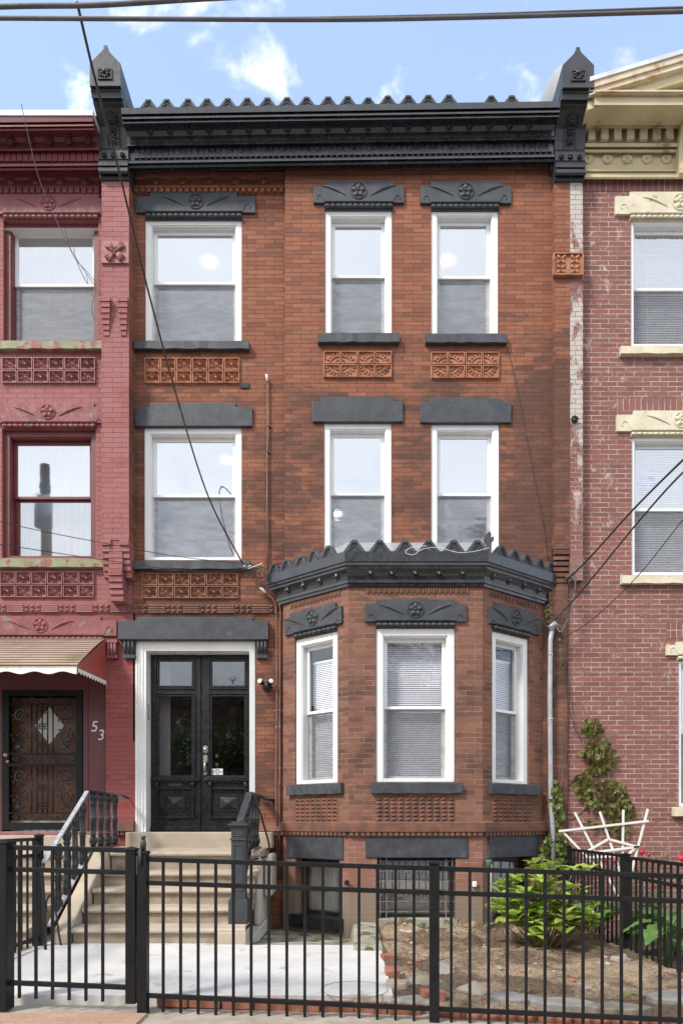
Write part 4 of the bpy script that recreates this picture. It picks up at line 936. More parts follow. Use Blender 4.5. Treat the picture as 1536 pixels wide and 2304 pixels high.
lintel(red, FL, a, b, c, d, PX(-50, .06), PX(226, .06), 'pink_worn', True, .055, (PX(-60, .06), PX(232, .06)), label='worn red lintel with green paint patches')
m = M(); a, b = PX(240, .04), PX(262, .04); m.box(a-.01, b+.01, .03, .1, PZ(1446, .04), PZ(1439, .04))
for i in range(3): m.tube([(a+(b-a)*(i+.5)/3, .05, PZ(1476, .04)), (a+(b-a)*(i+.5)/3, .05, PZ(1446, .04))], .018, 8)
m.box(a-.01, b+.01, .04, .1, PZ(1480, .04), PZ(1474, .04)); m.build('lintel_bracket', MAT['pink'], red)
# red cornice
k_ = (392-262)/(381-235)
rows2 = [(y, PZ(262+(py-235)*k_, y)) for py, y in prof]
m = M(); sweep(m, rows2[::-1], XE, PX(228, -.1), SL*.6, PX(110))
for i in range(46):
    b = PX(226, -.1)-.073*i; m.box(b-.062, b, -.137, -.11, PZ(365, -.12), PZ(346, -.12))
rc = m.build('cornice', MAT['maroon'], red)
b1 = boss('boss', rc, (PX(197, -.2), -.205, PZ(315, -.2)), .040, 'maroon', R(35))
for k in range(1, 7): dup(b1, (-.236*k, 0, -.001*k))
m = M(); m.box(XE, PX(216, -.3), -.39, .3, PZ(261, -.38), PZ(249, -.38)); m.box(XE, PX(228), .3, 9, PZ(300), PZ(268)); m.build('roof_flashing', MAT['flash'], red)
m = M(); a, b = PX(-60, .1), PX(228, .1)
sweep(m, [(.1, PZ(388, .05)), (.045, PZ(388, .05)), (.045, PZ(401, .05)), (.07, PZ(402, .05)), (.07, PZ(413, .05)), (.055, PZ(415, .05)), (.055, PZ(421, .05)), (.085, PZ(422, .05)), (.085, PZ(434, .05)), (.1, PZ(435, .05))][::-1], a, b)
n = 20
for i in range(n): fbox(m, FL, a+(b-a)*(i+.12)/n, a+(b-a)*(i+.82)/n, -.045, 0, PZ(432, .05), PZ(421, .05))
for x in (23, 79, 135, 191, -32): fbox(m, FL, PX(x-11, .05), PX(x+11, .05), -.055, 0, PZ(413, .05), PZ(402, .05)); m.ball((PX(x, .03), .045, PZ(408, .03)), .03, 8)
m.build('corbel_band', MAT['pink'], red)
# door recess
m = M(); Yp = .17
m.box(PX(188, Yp), PX(238, Yp)-.004, Yp, .38, 1.06, PZ(1500, Yp)); m.box(PX(197, Yp), PX(199, Yp), Yp-.01, Yp, 1.06, PZ(1500, Yp)); m.box(PX(-60, Yp), PX(5, Yp), Yp, .38, 1.06, PZ(1500, Yp)); m.box(PX(5, Yp), PX(188, Yp), Yp, .38, PZ(1552, Yp), PZ(1500, Yp))
m.build('door_surround', MAT['panel_brown'], red)
text('house_number', "5", .19, (PX(212, Yp), Yp-.003, PZ(1636, Yp)), 'white_plastic', red, rot=(R(90), R(-4), 0), shear=.2, ext=.006)
text('house_number', "3", .19, (PX(227, Yp), Yp-.003, PZ(1655, Yp)), 'white_plastic', red, rot=(R(90), R(-4), 0), shear=.2, ext=.006)
m = M(); m.box(PX(24, .3), PX(170, .3), .33, .37, 1.06, PZ(1570, .3)); rd = m.build('wooden_door', MAT['wood_brown'], red)
m = M(); cu, cz = PX(110, .3), PZ(1632, .3); m.prism([(cu-.19, cz), (cu, cz-.24), (cu+.19, cz), (cu, cz+.24)], .322, .33); m.build('diamond_light', MAT['white_plastic'], rd)
m = M(); m.box(PX(22, .3), PX(172, .3), .31, .335, 1.06, 1.20); m.build('kick_plate', MAT['curtain_light'], rd)
Ys = .19; FS = Fr((0, Ys, 0), (1, 0, 0)); m = M()
sx = lambda x: PX(x, Ys); sz = lambda y: PZ(y, Ys)
for q in ((7, 22, 1553, 1867), (173, 187, 1553, 1867), (22, 173, 1553, 1566), (22, 173, 1851, 1867), (22, 173, 1694, 1699), (22, 173, 1718, 1725), (22, 173, 1583, 1586), (22, 173, 1828, 1831)):
    fbox(m, FS, sx(q[0]), sx(q[1]), -.02, .02, sz(q[3]), sz(q[2]))
sd = m.build('security_door', MAT['fence'], red)
m = M()
for y0, y1 in ((1586, 1694), (1725, 1829)):
    for x in (72, 84, 96, 108, 120): m.tube([FS.m @ Vector((sx(x), 0, sz(y1))), FS.m @ Vector((sx(x), 0, sz(y0)))], .009, 6)
    for yy in (.12, .45, .85):
        zc = sz(y0+(y1-y0)*yy)
        for cx_ in (90, 102):
            for s in (-1, 1):
                for v in (-1, 1): m.tube([FS.m @ Vector((sx(cx_)+s*(.014+.016*math.cos(t*.75)), -.01, zc+v*(.020+.016*math.sin(t*.75)))) for t in range(8)], .005, 4)
    for cx_, s in ((46, 1), (148, -1)):
        h_ = (sz(y0)-sz(y1)); zc = (sz(y0)+sz(y1))/2
        for part, v in ((.27, 1), (-.14, -1)):
            c0 = (sx(cx_)+s*v*.0, zc+h_*part)
            for r_, a0 in ((.085, .5), (.062, 2.2)): m.tube(spiral(c0, r_, 1.5, a0 if v > 0 else a0+3.1, s, FS, -.008, 24), [.012-.0003*i for i in range(25)], 5)
            for j in range(9):
                an = j*.72; p = Vector((c0[0]+.085*math.cos(an), -.012, c0[1]+.085*math.sin(an))); m.tube([FS.m @ p, FS.m @ (p+Vector((.035*math.cos(an+.9), -.008, .035*math.sin(an+.9)))), FS.m @ (p+Vector((.045*math.cos(an+1.5), 0, .045*math.sin(an+1.5))))], [.009, .008, .002], 5)
        for j in range(10):
            an = j*.63; p0 = Vector((sx(cx_), -.01, sz(y1)+.075)); m.tube([FS.m @ p0, FS.m @ (p0+Vector((.085*math.cos(an), 0, .055*math.sin(an))))], [.012, .004], 5)
for y in (1575, 1709, 1840):
    for i, x in enumerate(range(36, 170, 19)): m.tube(spiral((sx(x), sz(y)), .038, 1.4, math.pi*(i % 2), 1 if i % 2 else -1, FS, -.008, 16), .007, 5)
m.build('iron_scrollwork', MAT['iron'], sd)
m = M(); m.ball((sx(19), Ys-.06, sz(1700)), .032, 10, 1, 1.2); m.ball((sx(21), Ys-.035, sz(1714)), .024, 10); m.build('door_knob', MAT['brass'], sd)
m = M(); m.box(PX(-60, .05), PX(240, .05), -.02, .30, PZ(1895, .0), PZ(1873, .0)); m.build('door_sill', MAT['pink'], red, bevel=.01)
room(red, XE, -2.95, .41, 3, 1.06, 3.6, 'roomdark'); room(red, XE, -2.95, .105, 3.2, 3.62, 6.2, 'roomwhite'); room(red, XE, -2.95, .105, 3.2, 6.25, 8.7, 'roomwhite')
m = M(); m.prism([(PX(258, .05), ZW), (DOOR[0]-.003, ZW), (DOOR[0]-.003, ZW+.13), (PX(258, .05), ZW+.10)], .03, .1); 
for i in range(4): m.box(PX(260, .05)+i*.06, PX(260, .05)+i*.06+.045, .05, .1, ZW-.05, ZW)
m.build('water_table', MAT['terra_dark'], red)
# awning
aw = thing('door_awning', (-3.9, -.4, 2.8), 'cream and red ribbed metal awning with scalloped white edge over the iron security door', 'awning')
ax0, ax1, zw, zf, yf = -6.2, -3.045, PZ(1437, .05), PZ(1497, -.85), -.85
m = M(); n = 13
for i in range(n):
    t0, t1 = i/n, (i+1)/n
    f = lambda t: (.06+(yf-.06)*t, zw+(zf-zw)*(t**1.12))
    (ya, za_), (yb, zb_) = f(t0), f(t1); m.box(0, 0, 0, 0, 0, 0) if False else None
    m.add([(ax0, ya, za_), (ax1, ya, za_), (ax1, yb, zb_+.012), (ax0, yb, zb_+.012), (ax1, yb, zb_), (ax0, yb, zb_)], [(0, 3, 2, 1), (3, 5, 4, 2)])
m.add([(ax0, yf, zf+.0), (ax1, yf, zf), (ax1, yf-.01, zf-.05), (ax0, yf-.01, zf-.05)], [(0, 3, 2, 1)])
sl_ = m.build('awning_slope', MAT['awn_cream'], aw)
m = M()
for i in range(n+1): ya, za_ = f(i/n); m.box(ax0, ax1-.004, ya-.010, ya-.002, za_-.002, za_+.006)
m.build('slope_seams', MAT['seam'], sl_)
m = M(); zbk = PZ(1532, .05)
m.add([(ax1, .06, zw), (ax1, .06, zbk), (ax1, yf, zf-.03), (ax1, yf, zf)], [(0, 1, 2, 3)]); 
for i in range(7):
    t = (i+.5)/7; zz_ = zw+(zbk-zw)*t; ye = yf*min(1, (.15+t*1.3)); m.tube([(ax1+.006, .06, zz_+.04), (ax1+.006, ye, zz_+.02-(.0 if ye > yf else 0)+(zf-zbk)*.0)], .008, 5) if zw+(zf-zw)*(ye/yf) > zz_ else None
m.build('awning_side', MAT['awn_red'], aw)
m = M(); vs = []; n = 70
for i in range(n+1):
    x = ax0+(ax1-ax0)*i/n; vs += [(x, yf-.012, zf-.035), (x, yf-.012, zf-.085-.016*math.cos(i*2*math.pi/7))]
m.add(vs, [(2*i, 2*i+1, 2*i+3, 2*i+2) for i in range(n)])
vs = []; n = 40
for i in range(n+1):
    t = i/n; y = yf+(.05-yf)*t; zt_ = zf-.03+(zbk-zf+.03)*t; vs += [(ax1+.008, y, zt_), (ax1+.008, y, zt_-.05-.014*math.cos(i*2*math.pi/4))]
m.add(vs, [(2*i, 2*i+1, 2*i+3, 2*i+2) for i in range(n)])
m.build('awning_valance', MAT['white_plastic'], aw)

# ================================================================== RIGHT NEIGHBOUR
rh = thing('worn_brick_row_house', (4.2, 0, 0), 'faded red brick row house with cream pediment cornice, right edge of the picture', 'house')
XF = 6.6
U3, U2, U1 = rect(1418, 1640, 495, 779), rect(1420, 1642, 983, 1294), rect(1525, 1745, 1486, 1816)
m = M(); wall(m, FM, PX(1309), XF, PZ(1300), PZ(398), [U3, U2]); wall(m, FM, PX(1274), XF, -.35, PZ(1300), [U1]); m.add([(PX(1274), -.035, -.35), (PX(1274), -.0, -.35), (PX(1274), 0, PZ(1300)), (PX(1274), -.035, PZ(1300))], [(0,1,2,3)])
m.build('front_wall', MAT['brick_right'], rh)
m = M(); m.box(PX(1276), XF, -.05, .0, -.35, PZ(1893)); m.build('plinth', MAT['brick_right'], rh, bevel=.015)
pilaster(rh, PRM+.001, PR1, PZ(1306, -.11), PZ(380, -.11), 'brick_whitewash')
for r_, y in ((U3, 654), (U2, 1149), (U1, 1650)):
    window(rh, FM, *r_, PZ(y, .12), ('glass_low', 'glass_bay'), blind=.001, cas=.04, bottom=True)
for (x0, x1, y0, y1, c0, c1, i0, i1) in ((1383, 1675, 432, 492, 1416, 1642, 1417, 1641), (1386, 1676, 924, 980, 1424, 1640, 1419, 1643), (1498, 1772, 1444, 1484, 1520, 1750, 1524, 1746)):
    a, b, c, d = rect(x0, x1, y0, y1, -.03); lintel(rh, FM, a, b, c, d, PX(c0, -.03), PX(c1, -.03), 'cream_stone', True, .055, (PX(i0, -.03), PX(i1, -.03)), label='cream painted carved lintel')
for (x0, x1, y0, y1) in ((1395, 1662, 778, 797), (1397, 1664, 1293, 1313), (1514, 1770, 1816, 1836)):
    a, b, c, d = rect(x0, x1, y0, y1, -.05); sill(rh, FM, a, b, c, d, 'cream_stone')
# soldier courses
ms = brick('soldier_brick', rn, (.47,.39,.34), .0735, .30, .005, (.2,.07,.07), (.6, .85), extra=whitep, offs=(0, .12))
for n_ in ms.node_tree.nodes:
    if n_.type == 'TEX_BRICK': n_.offset = 0
for (x0, x1, y0, y1) in ((1311, 1800, 403, 431), (1383, 1680, 897, 923), (1498, 1780, 1402, 1436)):
    a, b, c, d = rect(x0, x1, y0, y1); m = M(); m.add([(a, -.003, c), (b, -.003, c), (b, -.003, d), (a, -.003, d)], [(0,1,2,3)]); m.build('soldier_course', ms, rh)
X0, X1 = PX(1309), XF
cr_ = [(403, .02), (403, -.07), (398, -.085), (394, -.07), (391, -.03), (386, -.03), (385, -.05), (381, -.05), (380, -.015), (345, -.015), (344, -.06), (341, -.075), (337, -.075), (335, -.045), (332, -.045), (330, -.10), (322, -.10), (320, -.04), (290, -.04), (289, -.13), (283, -.135), (281, -.17), (278, -.18), (237, -.40), (236, -.42), (214, -.42), (212, -.45), (207, -.46), (205, -.44), (205, .05)]
m = M(); sweep(m, [(y, PZ(py, y)) for py, y in cr_], X0, X1)
for i in range(18): a = PX(1320, -.08)+i*.160; m.box(a, a+.088, -.125, -.035, PZ(317, -.1), PZ(291, -.1))
c2 = m.build('cornice', MAT['cream'], rh)
for i in range(8):
    q = M(); rosette(q, (PX(1320)+i*.245+.0, PZ(363-8, -.03)), .078, FM, -.018, 10, .02, False); q.build('rosette', MAT['cream'], c2)
m = M(); sl = .30; xa, xb = PX(1325, -.45), PX(1536, -.45)+.6
def rk(y0, y1, Y0, Y1, mm):
    f = lambda x, y: PZ(y-sl*(VX+x*F/(D0+Y0)-1334), Y0)
    mm.prism([(xa, f(xa, y1)), (xb, f(xb, y1)), (xb, f(xb, y0)), (xa, f(xa, y0))], Y0, Y1)
q = M(); rk(170, 180, -.47, .3, q); q.build('roof_flashing', MAT['flash'], rh)
rk(181, 196, -.455, .2, m); rk(196.5, 208, -.435, .2, m); rk(208, 211, -.45, .2, m); rk(211.5, 216, -.425, .2, m); m.build('raking_cornice', MAT['cream_rust'], rh)
m = M(); rk(216.5, 243, -.39, .2, m); m.build('raking_band', MAT['cream'], rh)
m = M(); m.add([(X0, -.20, PZ(207, -.44)), (X1, -.20, PZ(207, -.44)), (X1, -.20, PZ(207, -.44)+1.2)], [(0,1,2)]); m.build('tympanum', MAT['walkmix'], rh)
m = M(); m.box(X0, X1, -.475, .1, PZ(207, -.47)+.002, PZ(204, -.47)+.004); m.build('cornice_cap', MAT['cream_rust'], rh)
m = M(); a, b = PX(1524, -.1), PX(1524, -.1)+.35
sd_ = [(.0, PZ(400, 0)), (-.10, PZ(400, -.1)), (-.14, PZ(388, -.14)), (-.12, PZ(350, -.12)), (-.15, PZ(310, -.15)), (-.22, PZ(280, -.22)), (-.33, PZ(258, -.33)), (-.40, PZ(250, -.40)), (-.40, PZ(237, -.40)), (0, PZ(237, -.4))]
n = len(sd_); m.add([(a, y, z) for y, z in sd_]+[(b, y, z) for y, z in sd_], [tuple(range(n)), tuple(reversed(range(n, 2*n)))]+[((i+1) % n, i, i+n, (i+1) % n+n) for i in range(n)]); m.build('cornice_bracket', MAT['cream'], rh)
m = M(); m.add([(X0, .1, PZ(300)), (X1, .1, PZ(300)), (X1, 9, PZ(300)), (X0, 9, PZ(300))], [(0,1,2,3)]); m.build('flat_roof', MAT['roof'], rh)
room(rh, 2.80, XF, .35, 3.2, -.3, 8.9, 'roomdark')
# satellite dish on the roof
ds = thing('satellite_dish', (PX(1243, .9), .9, PZ(225, .9)), 'pale grey satellite dish on the roof behind the right black bracket', 'satellite dish')
m = M(); mt = Matrix.Translation((PX(1243, .9), .9, PZ(196, .9))) @ Matrix.Rotation(R(-60), 4, 'Z') @ Matrix.Rotation(R(86), 4, 'X')
m.lathe([(.001, .04), (.10, .034), (.19, .014), (.235, -.006), (.242, -.012), (.235, -.012), (.19, .006), (.10, .026), (.001, .031)], 28, mt); m.build('reflector', MAT['dish'], ds)
m = M(); m.tube([(PX(1250, .9), 1.0, PZ(262, .9)), (PX(1250, .9), 1.0, PZ(200, .9)), (PX(1243, .9), .92, PZ(193, .9))], .02, 8); m.build('mast', MAT['galv'], ds)
# ================================================================== STOOPS
def stoop(name, x0, x1, label, cheek=None, mt='stone'):
    s = thing(name, ((x0+x1)/2, -1.0, 0), label, 'steps', 'stone front steps')
    tops = [.149, .313, .48, .638, .845]; Ds = [6.60, 6.87, 7.14, 7.41, 7.68]
    for i, (z, D) in enumerate(zip(tops, Ds)):
        Y = D-D0; m = M(); zb_ = 0 if i == 0 else tops[i-1]-.02
        m.box(x0+.02, x1-.03, Y+.04, .05 if i == 4 else Ds[i+1]-D0+.10, zb_, z-.045)
        o = m.build('riser', MAT['stone_riser'], s)
        m = M(); nx_ = 24; yb = .09 if i == 4 else Ds[i+1]-D0+.06
        pr = [(Y+.03, z-.052), (Y+.004, z-.046), (Y-.004, z-.028), (Y+.004, z-.008), (Y+.028, z), (yb, z+(.035 if i == 4 else .004)), (yb, z-.052)]
        vs = []
        for j in range(nx_+1):
            x = x0+.015+(x1-x0-.015)*j/nx_; w_ = .006*NZ.noise(Vector((x*3, i*7, 0))); vs += [(x, y+w_*(k < 5), zz_+w_*.6) for k, (y, zz_) in enumerate(pr)]
        n = 7; m.add(vs, [(j*n+k, j*n+n+k, j*n+n+(k+1) % n, j*n+(k+1) % n) for j in range(nx_) for k in range(n)]+[tuple(range(n)), tuple(reversed(range(nx_*n, nx_*n+n)))])
        m.build('tread', MAT[mt], s)
    return s
st = stoop('front_steps', -2.70, -1.0, 'tan sandstone front steps up to the black double door')
m = M(); m.box(-2.73, -.93, -.16, .12, .86, 1.058); m.build('door_sill', MAT['stone'], st, bevel=.012)
m = M(); pts = [(-1.935, 0), (-1.935, .10), (-.83, .86), (.05, .88), (.05, 0)]      # sloped cheek stone on the left
n = len(pts); m.add([(-2.86, y, z) for y, z in pts]+[(-2.70, y, z) for y, z in pts], [tuple(range(n)), tuple(reversed(range(n, 2*n)))]+[((i+1) % n, i, i+n, (i+1) % n+n) for i in range(n)])
m.build('cheek_stone', MAT['stone'], st, bevel=.01)
m = M(); m.box(-1.275, -.985, -1.93, -1.50, -.02, .115); m.build('newel_block', MAT['stone'], st, bevel=.01)
m = M(); m.box(-1.27, -1.0, -1.86, -1.50, .116, .172); m.build('newel_block', MAT['stone'], st, bevel=.01)
m = M(); m.box(-1.08, -1.0, -.75, .0, .0, .80); m.box(-.985, -.90, -.5, .08, .30, .80); m.build('parged_cheek', MAT['mortar_w'], st, bevel=.03)
st2 = stoop('front_steps', -5.2, -3.10, 'stone front steps behind the side fence, leading to the iron security door')
m = M(); m.box(-5.2, -3.02, -.30, .12, .86, 1.02); m.build('door_sill', MAT['stone'], st2, bevel=.012)

# ------------------------------------------------------------------ cast iron railings
def bal_mesh(h, pair=.07):
    m = M()
    for s in (-1, 1):
        k = h/.66; prof = [(.006, 0), (.016, .02), (.026, .06), (.022, .10), (.012, .13), (.018, .145), (.012, .16), (.013, .22), (.014, .29), (.020, .305), (.013, .32), (.021, .34), (.013, .355), (.013, .47), (.012, .50), (.022, .52), (.014, .535), (.024, .57), (.028, .60), (.02, .635), (.008, .66)]
        m.lathe([(r*1.25, z*k) for r, z in prof], 8, Matrix.Translation((0, s*pair/2, 0)))
    for zc, s in ((.06, 1), (.60, -1)):
        for j in range(5):
            pr = M(); pr.ball((0,0,0), 1, 6); m.add([(v.x*.02, v.y*.017, v.z*.055) for v in pr.v], pr.f, True, Matrix.Translation((0, (j-2)*.022, (zc+s*.0)*h/.66)) @ Matrix.Rotation((j-2)*.22*s, 4, 'X'))
    return m
XLr = -2.80
rl = thing('iron_railing', (XLr, -2.2, 0), 'ornate cast iron stair railing left of the tan steps, worn grey sloping handrail', 'railing')
m = M(); m.box(XLr-.03, XLr+.03, 0, 0, 0, 0)
def slopebar(m, x0, x1, y0, z0, y1, z1, th): m.add([(x0, y0, z0), (x1, y0, z0), (x1, y1, z1), (x0, y1, z1), (x0, y0, z0+th), (x1, y0, z0+th), (x1, y1, z1+th), (x0, y1, z1+th)], [(0,1,5,4),(1,2,6,5),(2,3,7,6),(3,0,4,7),(4,5,6,7),(3,2,1,0)])
m = M(); slopebar(m, XLr-.021, XLr+.021, -2.23, .80, -1.20, 1.495, .022); slopebar(m, XLr-.024, XLr+.024, -2.11, .20, -1.20, .825, .018); m.build('handrail', MAT['iron_grey'], rl)
m = M(); m.box(XLr-.03, XLr+.03, -1.20, -.05, 1.50, 1.525); m.box(XLr-.03, XLr+.03, -1.22, -.2, .89, .91)
m.tube([(XLr, -.05, 1.51), (XLr+.02, .06, 1.49), (XLr+.02, .1, 1.49)], .014, 6); m.build('landing_rail', MAT['iron'], rl)
bm0 = bal_mesh(.60).build('baluster', MAT['iron'], rl); O = ORG[rl.name]
def putb(o, x, y, z, first=False, h=None):
    c = o if first else o.copy()
    if not first: C.objects.link(c); c.parent = o.parent; ORG[c.name] = ORG[o.name]
    c.location = (x, y, z); return c
for i, y in enumerate((-1.02, -.79, -.56, -.33)): putb(bm0, XLr, y, .91, i == 0)
bm1 = bal_mesh(.66).build('baluster', MAT['iron'], rl)
for i, y in enumerate((-1.32, -1.52, -1.72, -1.92)): putb(bm1, XLr, y, .82+(y+1.20)*.687-.01, i == 0)
m = M(); m.tube([(XLr, -2.24, .80), (XLr, -2.27, .72), (XLr, -2.25, .60), (XLr, -2.21, .3), (XLr, -2.20, .0)], .014, 6)
m.tube([(XLr+.01, -2.20, .35)]+[(XLr+.01, -2.12-.09*math.cos(t*.45), .42+.07*math.sin(t*.45)) for t in range(8)]+[(XLr+.04, -2.00, .10), (XLr+.05, -1.98, .0)], .010, 6); m.build('end_post', MAT['iron'], rl)
XRr = -1.09
rr = thing('iron_railing', (XRr, -1.7, .17), 'ornate cast iron stair railing right of the tan steps with a square charcoal newel', 'railing')
m = M(); ny, nb = -1.68, .172
for q in ((.095, nb, nb+.235), (.085, nb+.235, nb+.25), (.070, nb+.25, 1.00), (.082, 1.0, 1.015), (.074, 1.015, 1.03), (.070, 1.03, 1.13), (.085, 1.13, 1.145), (.10, 1.145, 1.165), (.07, 1.165, 1.185)): m.box(XRr-q[0], XRr+q[0], ny-q[0], ny+q[0], q[1], q[2])
for q in ((.045, .50, .96), (.045, 1.04, 1.12)):
    for a_, b_, c_, d_ in ((-.05, .05, q[1], q[1]+.012), (-.05, .05, q[2]-.012, q[2]), (-.05, -.038, q[1], q[2]), (.038, .05, q[1], q[2])): m.box(XRr+a_, XRr+b_, ny-.078, ny-.07, c_, d_)
m.ball((XRr, ny, 1.19), .02, 8); nw = m.build('newel_post', MAT['newel'], rr, bevel=.004)
m = M(); slopebar(m, XRr-.036, XRr+.036, ny+.05, 1.185, -1.0, 1.48, .03); m.box(XRr-.036, XRr+.036, -1.0, .05, 1.482, 1.512); m.build('handrail', MAT['newel'], rr, bevel=.008)
m = M(); slopebar(m, XRr-.02, XRr+.02, ny+.07, .42, -.95, .84, .02); m.build('lower_rail', MAT['iron'], rr); m = M(); m.box(XRr-.02, XRr+.02, -.95, -.1, .87, .89); m.build('landing_rail', MAT['iron'], rr); m = M(); m.tube([(XRr, -.02, 1.49), (XRr+.10, .05, 1.46), (XRr+.15, .1, 1.46)], .016, 6); m.build('wall_anchor', MAT['iron'], rr)
br = bal_mesh(.64).build('baluster', MAT['iron'], rr)
for i, y in enumerate((-1.45, -1.25, -1.05, -.82, -.58, -.34)):
    z = .47+(y+1.6)*.66 if y < -.95 else .885; putb(br, XRr, y, z, i == 0)
m = M(); m.tube([(XRr+.03, -.9, 1.49), (-.99, -.75, 1.25), (-.93, -.60, .98), (-.915, -.55, .86), (-.95, -.6, .78), (-1.03, -.75, .765), (-1.09, -.9, .765)], .012, 6); m.build('brace', MAT['iron'], rr)

# ================================================================== FENCES
FFO = Vector((-1.318, -4.049, 0)); FFU = Vector((3.385, -.252, 0)).normalized(); FF = Fr(FFO, FFU)
SH = Matrix(((1,0,0,0),(0,1,0,0),(-.0268,0,1,0),(0,0,0,1)))
FFs = type('o', (), {})(); FFs.m = FF.m @ SH; FFs.u, FFs.n = FF.u, FF.n
fe = thing('front_fence', tuple(FFO), 'long black metal picket fence across the front yard, from the gate to the right edge', 'fence')
def rail(m, fr, u0, u1, z, h=.03, t=.025): fbox(m, fr, u0, u1, -t/2, t/2, z-h, z)
def post(name, parent, fr, u, top, bot, w_=.062, capo=.006):
    m = M(); h = w_/2; fbox(m, fr, u-h, u+h, -h, h, bot, top-.02); h2 = h+capo; fbox(m, fr, u-h2, u+h2, -h2, h2, top-.02, top-.008)
    m.add([(u-h2, -h2, top-.008), (u+h2, -h2, top-.008), (u+h2, h2, top-.008), (u-h2, h2, top-.008), (u, 0, top+.006)], [(0,1,4),(1,2,4),(2,3,4),(3,0,4)], False, fr.m)
    return m.build(name, MAT['fence'], parent, bevel=.003)
for z in (.952, .799, .062):
    for u0, u1 in ((.012, 1.835), (1.900, 3.76)):
        m = M(); rail(m, FFs, u0, u1, z); m.build('rail', MAT['fence'], fe, bevel=.002)
post('post', fe, FFs, -.022, .995, -.10); post('post', fe, FFs, 1.868, .985, -.14); post('post', fe, FFs, 3.79, .985, -.16)
pk = None
def pickets(parent, fr, us, zb_, zt_, w_=.0175):
    first = None
    for u in us:
        if first is None:
            m = M(); fbox(m, fr, u-w_/2, u+w_/2, -w_/2, w_/2, zb_, zt_); first = m.build('picket', MAT['fence'], parent, bevel=.0015); u_0 = u
        else:
            a_, b_ = fr.m @ Vector((u, 0, 0)), fr.m @ Vector((u_0, 0, 0)); dup(first, a_-b_)
pickets(fe, FFs, [.112+.1163*k for k in range(15)], -.058, .925); pickets(fe, FFs, [1.975+.1163*k for k in range(15)], -.058, .925)
m = M(); mt = FFs.m @ Matrix.Translation((-.020, -.005, 0)); m.lathe([(.019, 1.0), (.019, 1.055), (.013, 1.06), (.013, 1.072), (.016, 1.075), (.016, 1.09), (.010, 1.092)], 14, mt); m.lathe([(.012, .9), (.012, 1.0)], 8, FFs.m @ Matrix.Translation((-.03, -.035, 0)))
m.build('gate_latch', MAT['newel'], fe)
# gate
gu = Vector((.870, -.060, 0)).normalized(); GO = Vector((-2.289, -3.982, 0)); GF0 = Fr(GO, gu); GF = type('o', (), {})(); GF.m = GF0.m @ Matrix(((1,0,0,0),(0,1,0,0),(-.022,0,1,0),(0,0,0,1))); GF.u, GF.n = GF0.u, GF0.n
gt = thing('fence_gate', tuple(GO), 'black metal picket gate in front of the tan steps, bottom left', 'gate')
for z in (1.030, .885, .132):
    m = M(); rail(m, GF, .035, .845, z, .032); m.build('rail', MAT['fence'], gt, bevel=.002)
post('stile', gt, GF, .876, 1.035, .015, .066); 
pickets(gt, GF, [.112+.1135*k for k in range(6)], .016, 1.005)
m = M()
for z in (.92,): fbox(m, GF, .912, .935, -.02, .01, z-.06, z+.06)
m.build('hinge', MAT['galv'], gt)
# left fences
fl = thing('side_fence', (-2.95, -2.0, 0), 'short black picket fence running back beside the left edge, in front of the neighbouring steps', 'fence')
SF = Fr((-2.95, -2.0, 0), (0, -1, 0))
post('post', fl, SF, 0, 1.065, 0); 
for z in (1.035, .885, .10):
    m = M(); rail(m, SF, .03, 1.9, z); m.build('rail', MAT['fence'], fl)
pickets(fl, SF, [.12+.1163*k for k in range(15)], .02, 1.01)
fp = thing('gate_post', tuple(GO), 'thick black gate post at the left edge of the picture', 'post')
post('post_shaft', fp, GF, .0, 1.06, -.06, .10)
# right side fence
fr_ = thing('side_fence', (2.72, -.1, -.1), 'black picket fence running back to the wall between garden and rose bushes, on the right', 'fence')
SR = Fr((2.72, -.09, 0), (0, -1, 0))
for u, w_ in ((0, .055), (1.74, .062), (3.55, .062)): post('post', fr_, SR, u, .895-.01*u, -.2, w_)
for z in (.862, .682, -.125):
    for u0, u1 in ((.03, 1.70), (1.78, 3.52)):
        m = M(); rail(m, SR, u0, u1, z-.0075*u0); m.build('rail', MAT['fence'], fr_)
pickets(fr_, SR, [.11+.1163*k for k in range(14)]+[1.86+.1163*k for k in range(14)], -.19, .835)

# ================================================================== BRICKS, ROCKS
def loose(name, fr_m, lx, ly, lz, mt='loosebrick', seed=0, j=.005):
    m = M(); b = bpy.data.meshes
    n = 4; pts = {}
    m.box(-lx/2, lx/2, -ly/2, ly/2, 0, lz); rnd = random.Random(seed)
    m.v = [fr_m @ (v+Vector((rnd.uniform(-j, j), rnd.uniform(-j, j), rnd.uniform(-j, j)))) for v in m.v]
    c = fr_m.translation; o = m.build(name, MAT[mt], None, tuple(c), bevel=.006); return o
WHERE = ['first', 'second', 'third', 'fourth', 'fifth', 'sixth', 'seventh', 'eighth', 'ninth', 'tenth', 'eleventh', 'twelfth']
u = -.0; k = 0
for k in range(8):
    c = FF.m @ Vector((.13+.222*k, .16, -.062-.003*k)); rot = Matrix.Rotation(R(-4.2)+random.uniform(-.02, .02), 4, 'Z')
    o = loose('edging_brick', Matrix.Translation(c) @ rot, .213, .09, .062, 'loosebrick', k)
    tag(o, 'red brick edging the white slab under the fence, %s from the gate' % WHERE[k], 'brick', 'bricks edging the slab front')
for k in range(8):
    c = FF.m @ Vector((1.96+.226*k, .13, -.105-.006*k)); rot = Matrix.Rotation(R(-4.2)+random.uniform(-.04, .04), 4, 'Z')
    o = loose('edging_brick', Matrix.Translation(c) @ rot, .215, .1, .055, 'loosebrick', 30+k, .008)
    tag(o, 'upper row brick under garden fence, %s from the middle post' % WHERE[k], 'brick', 'bricks edging the garden front')
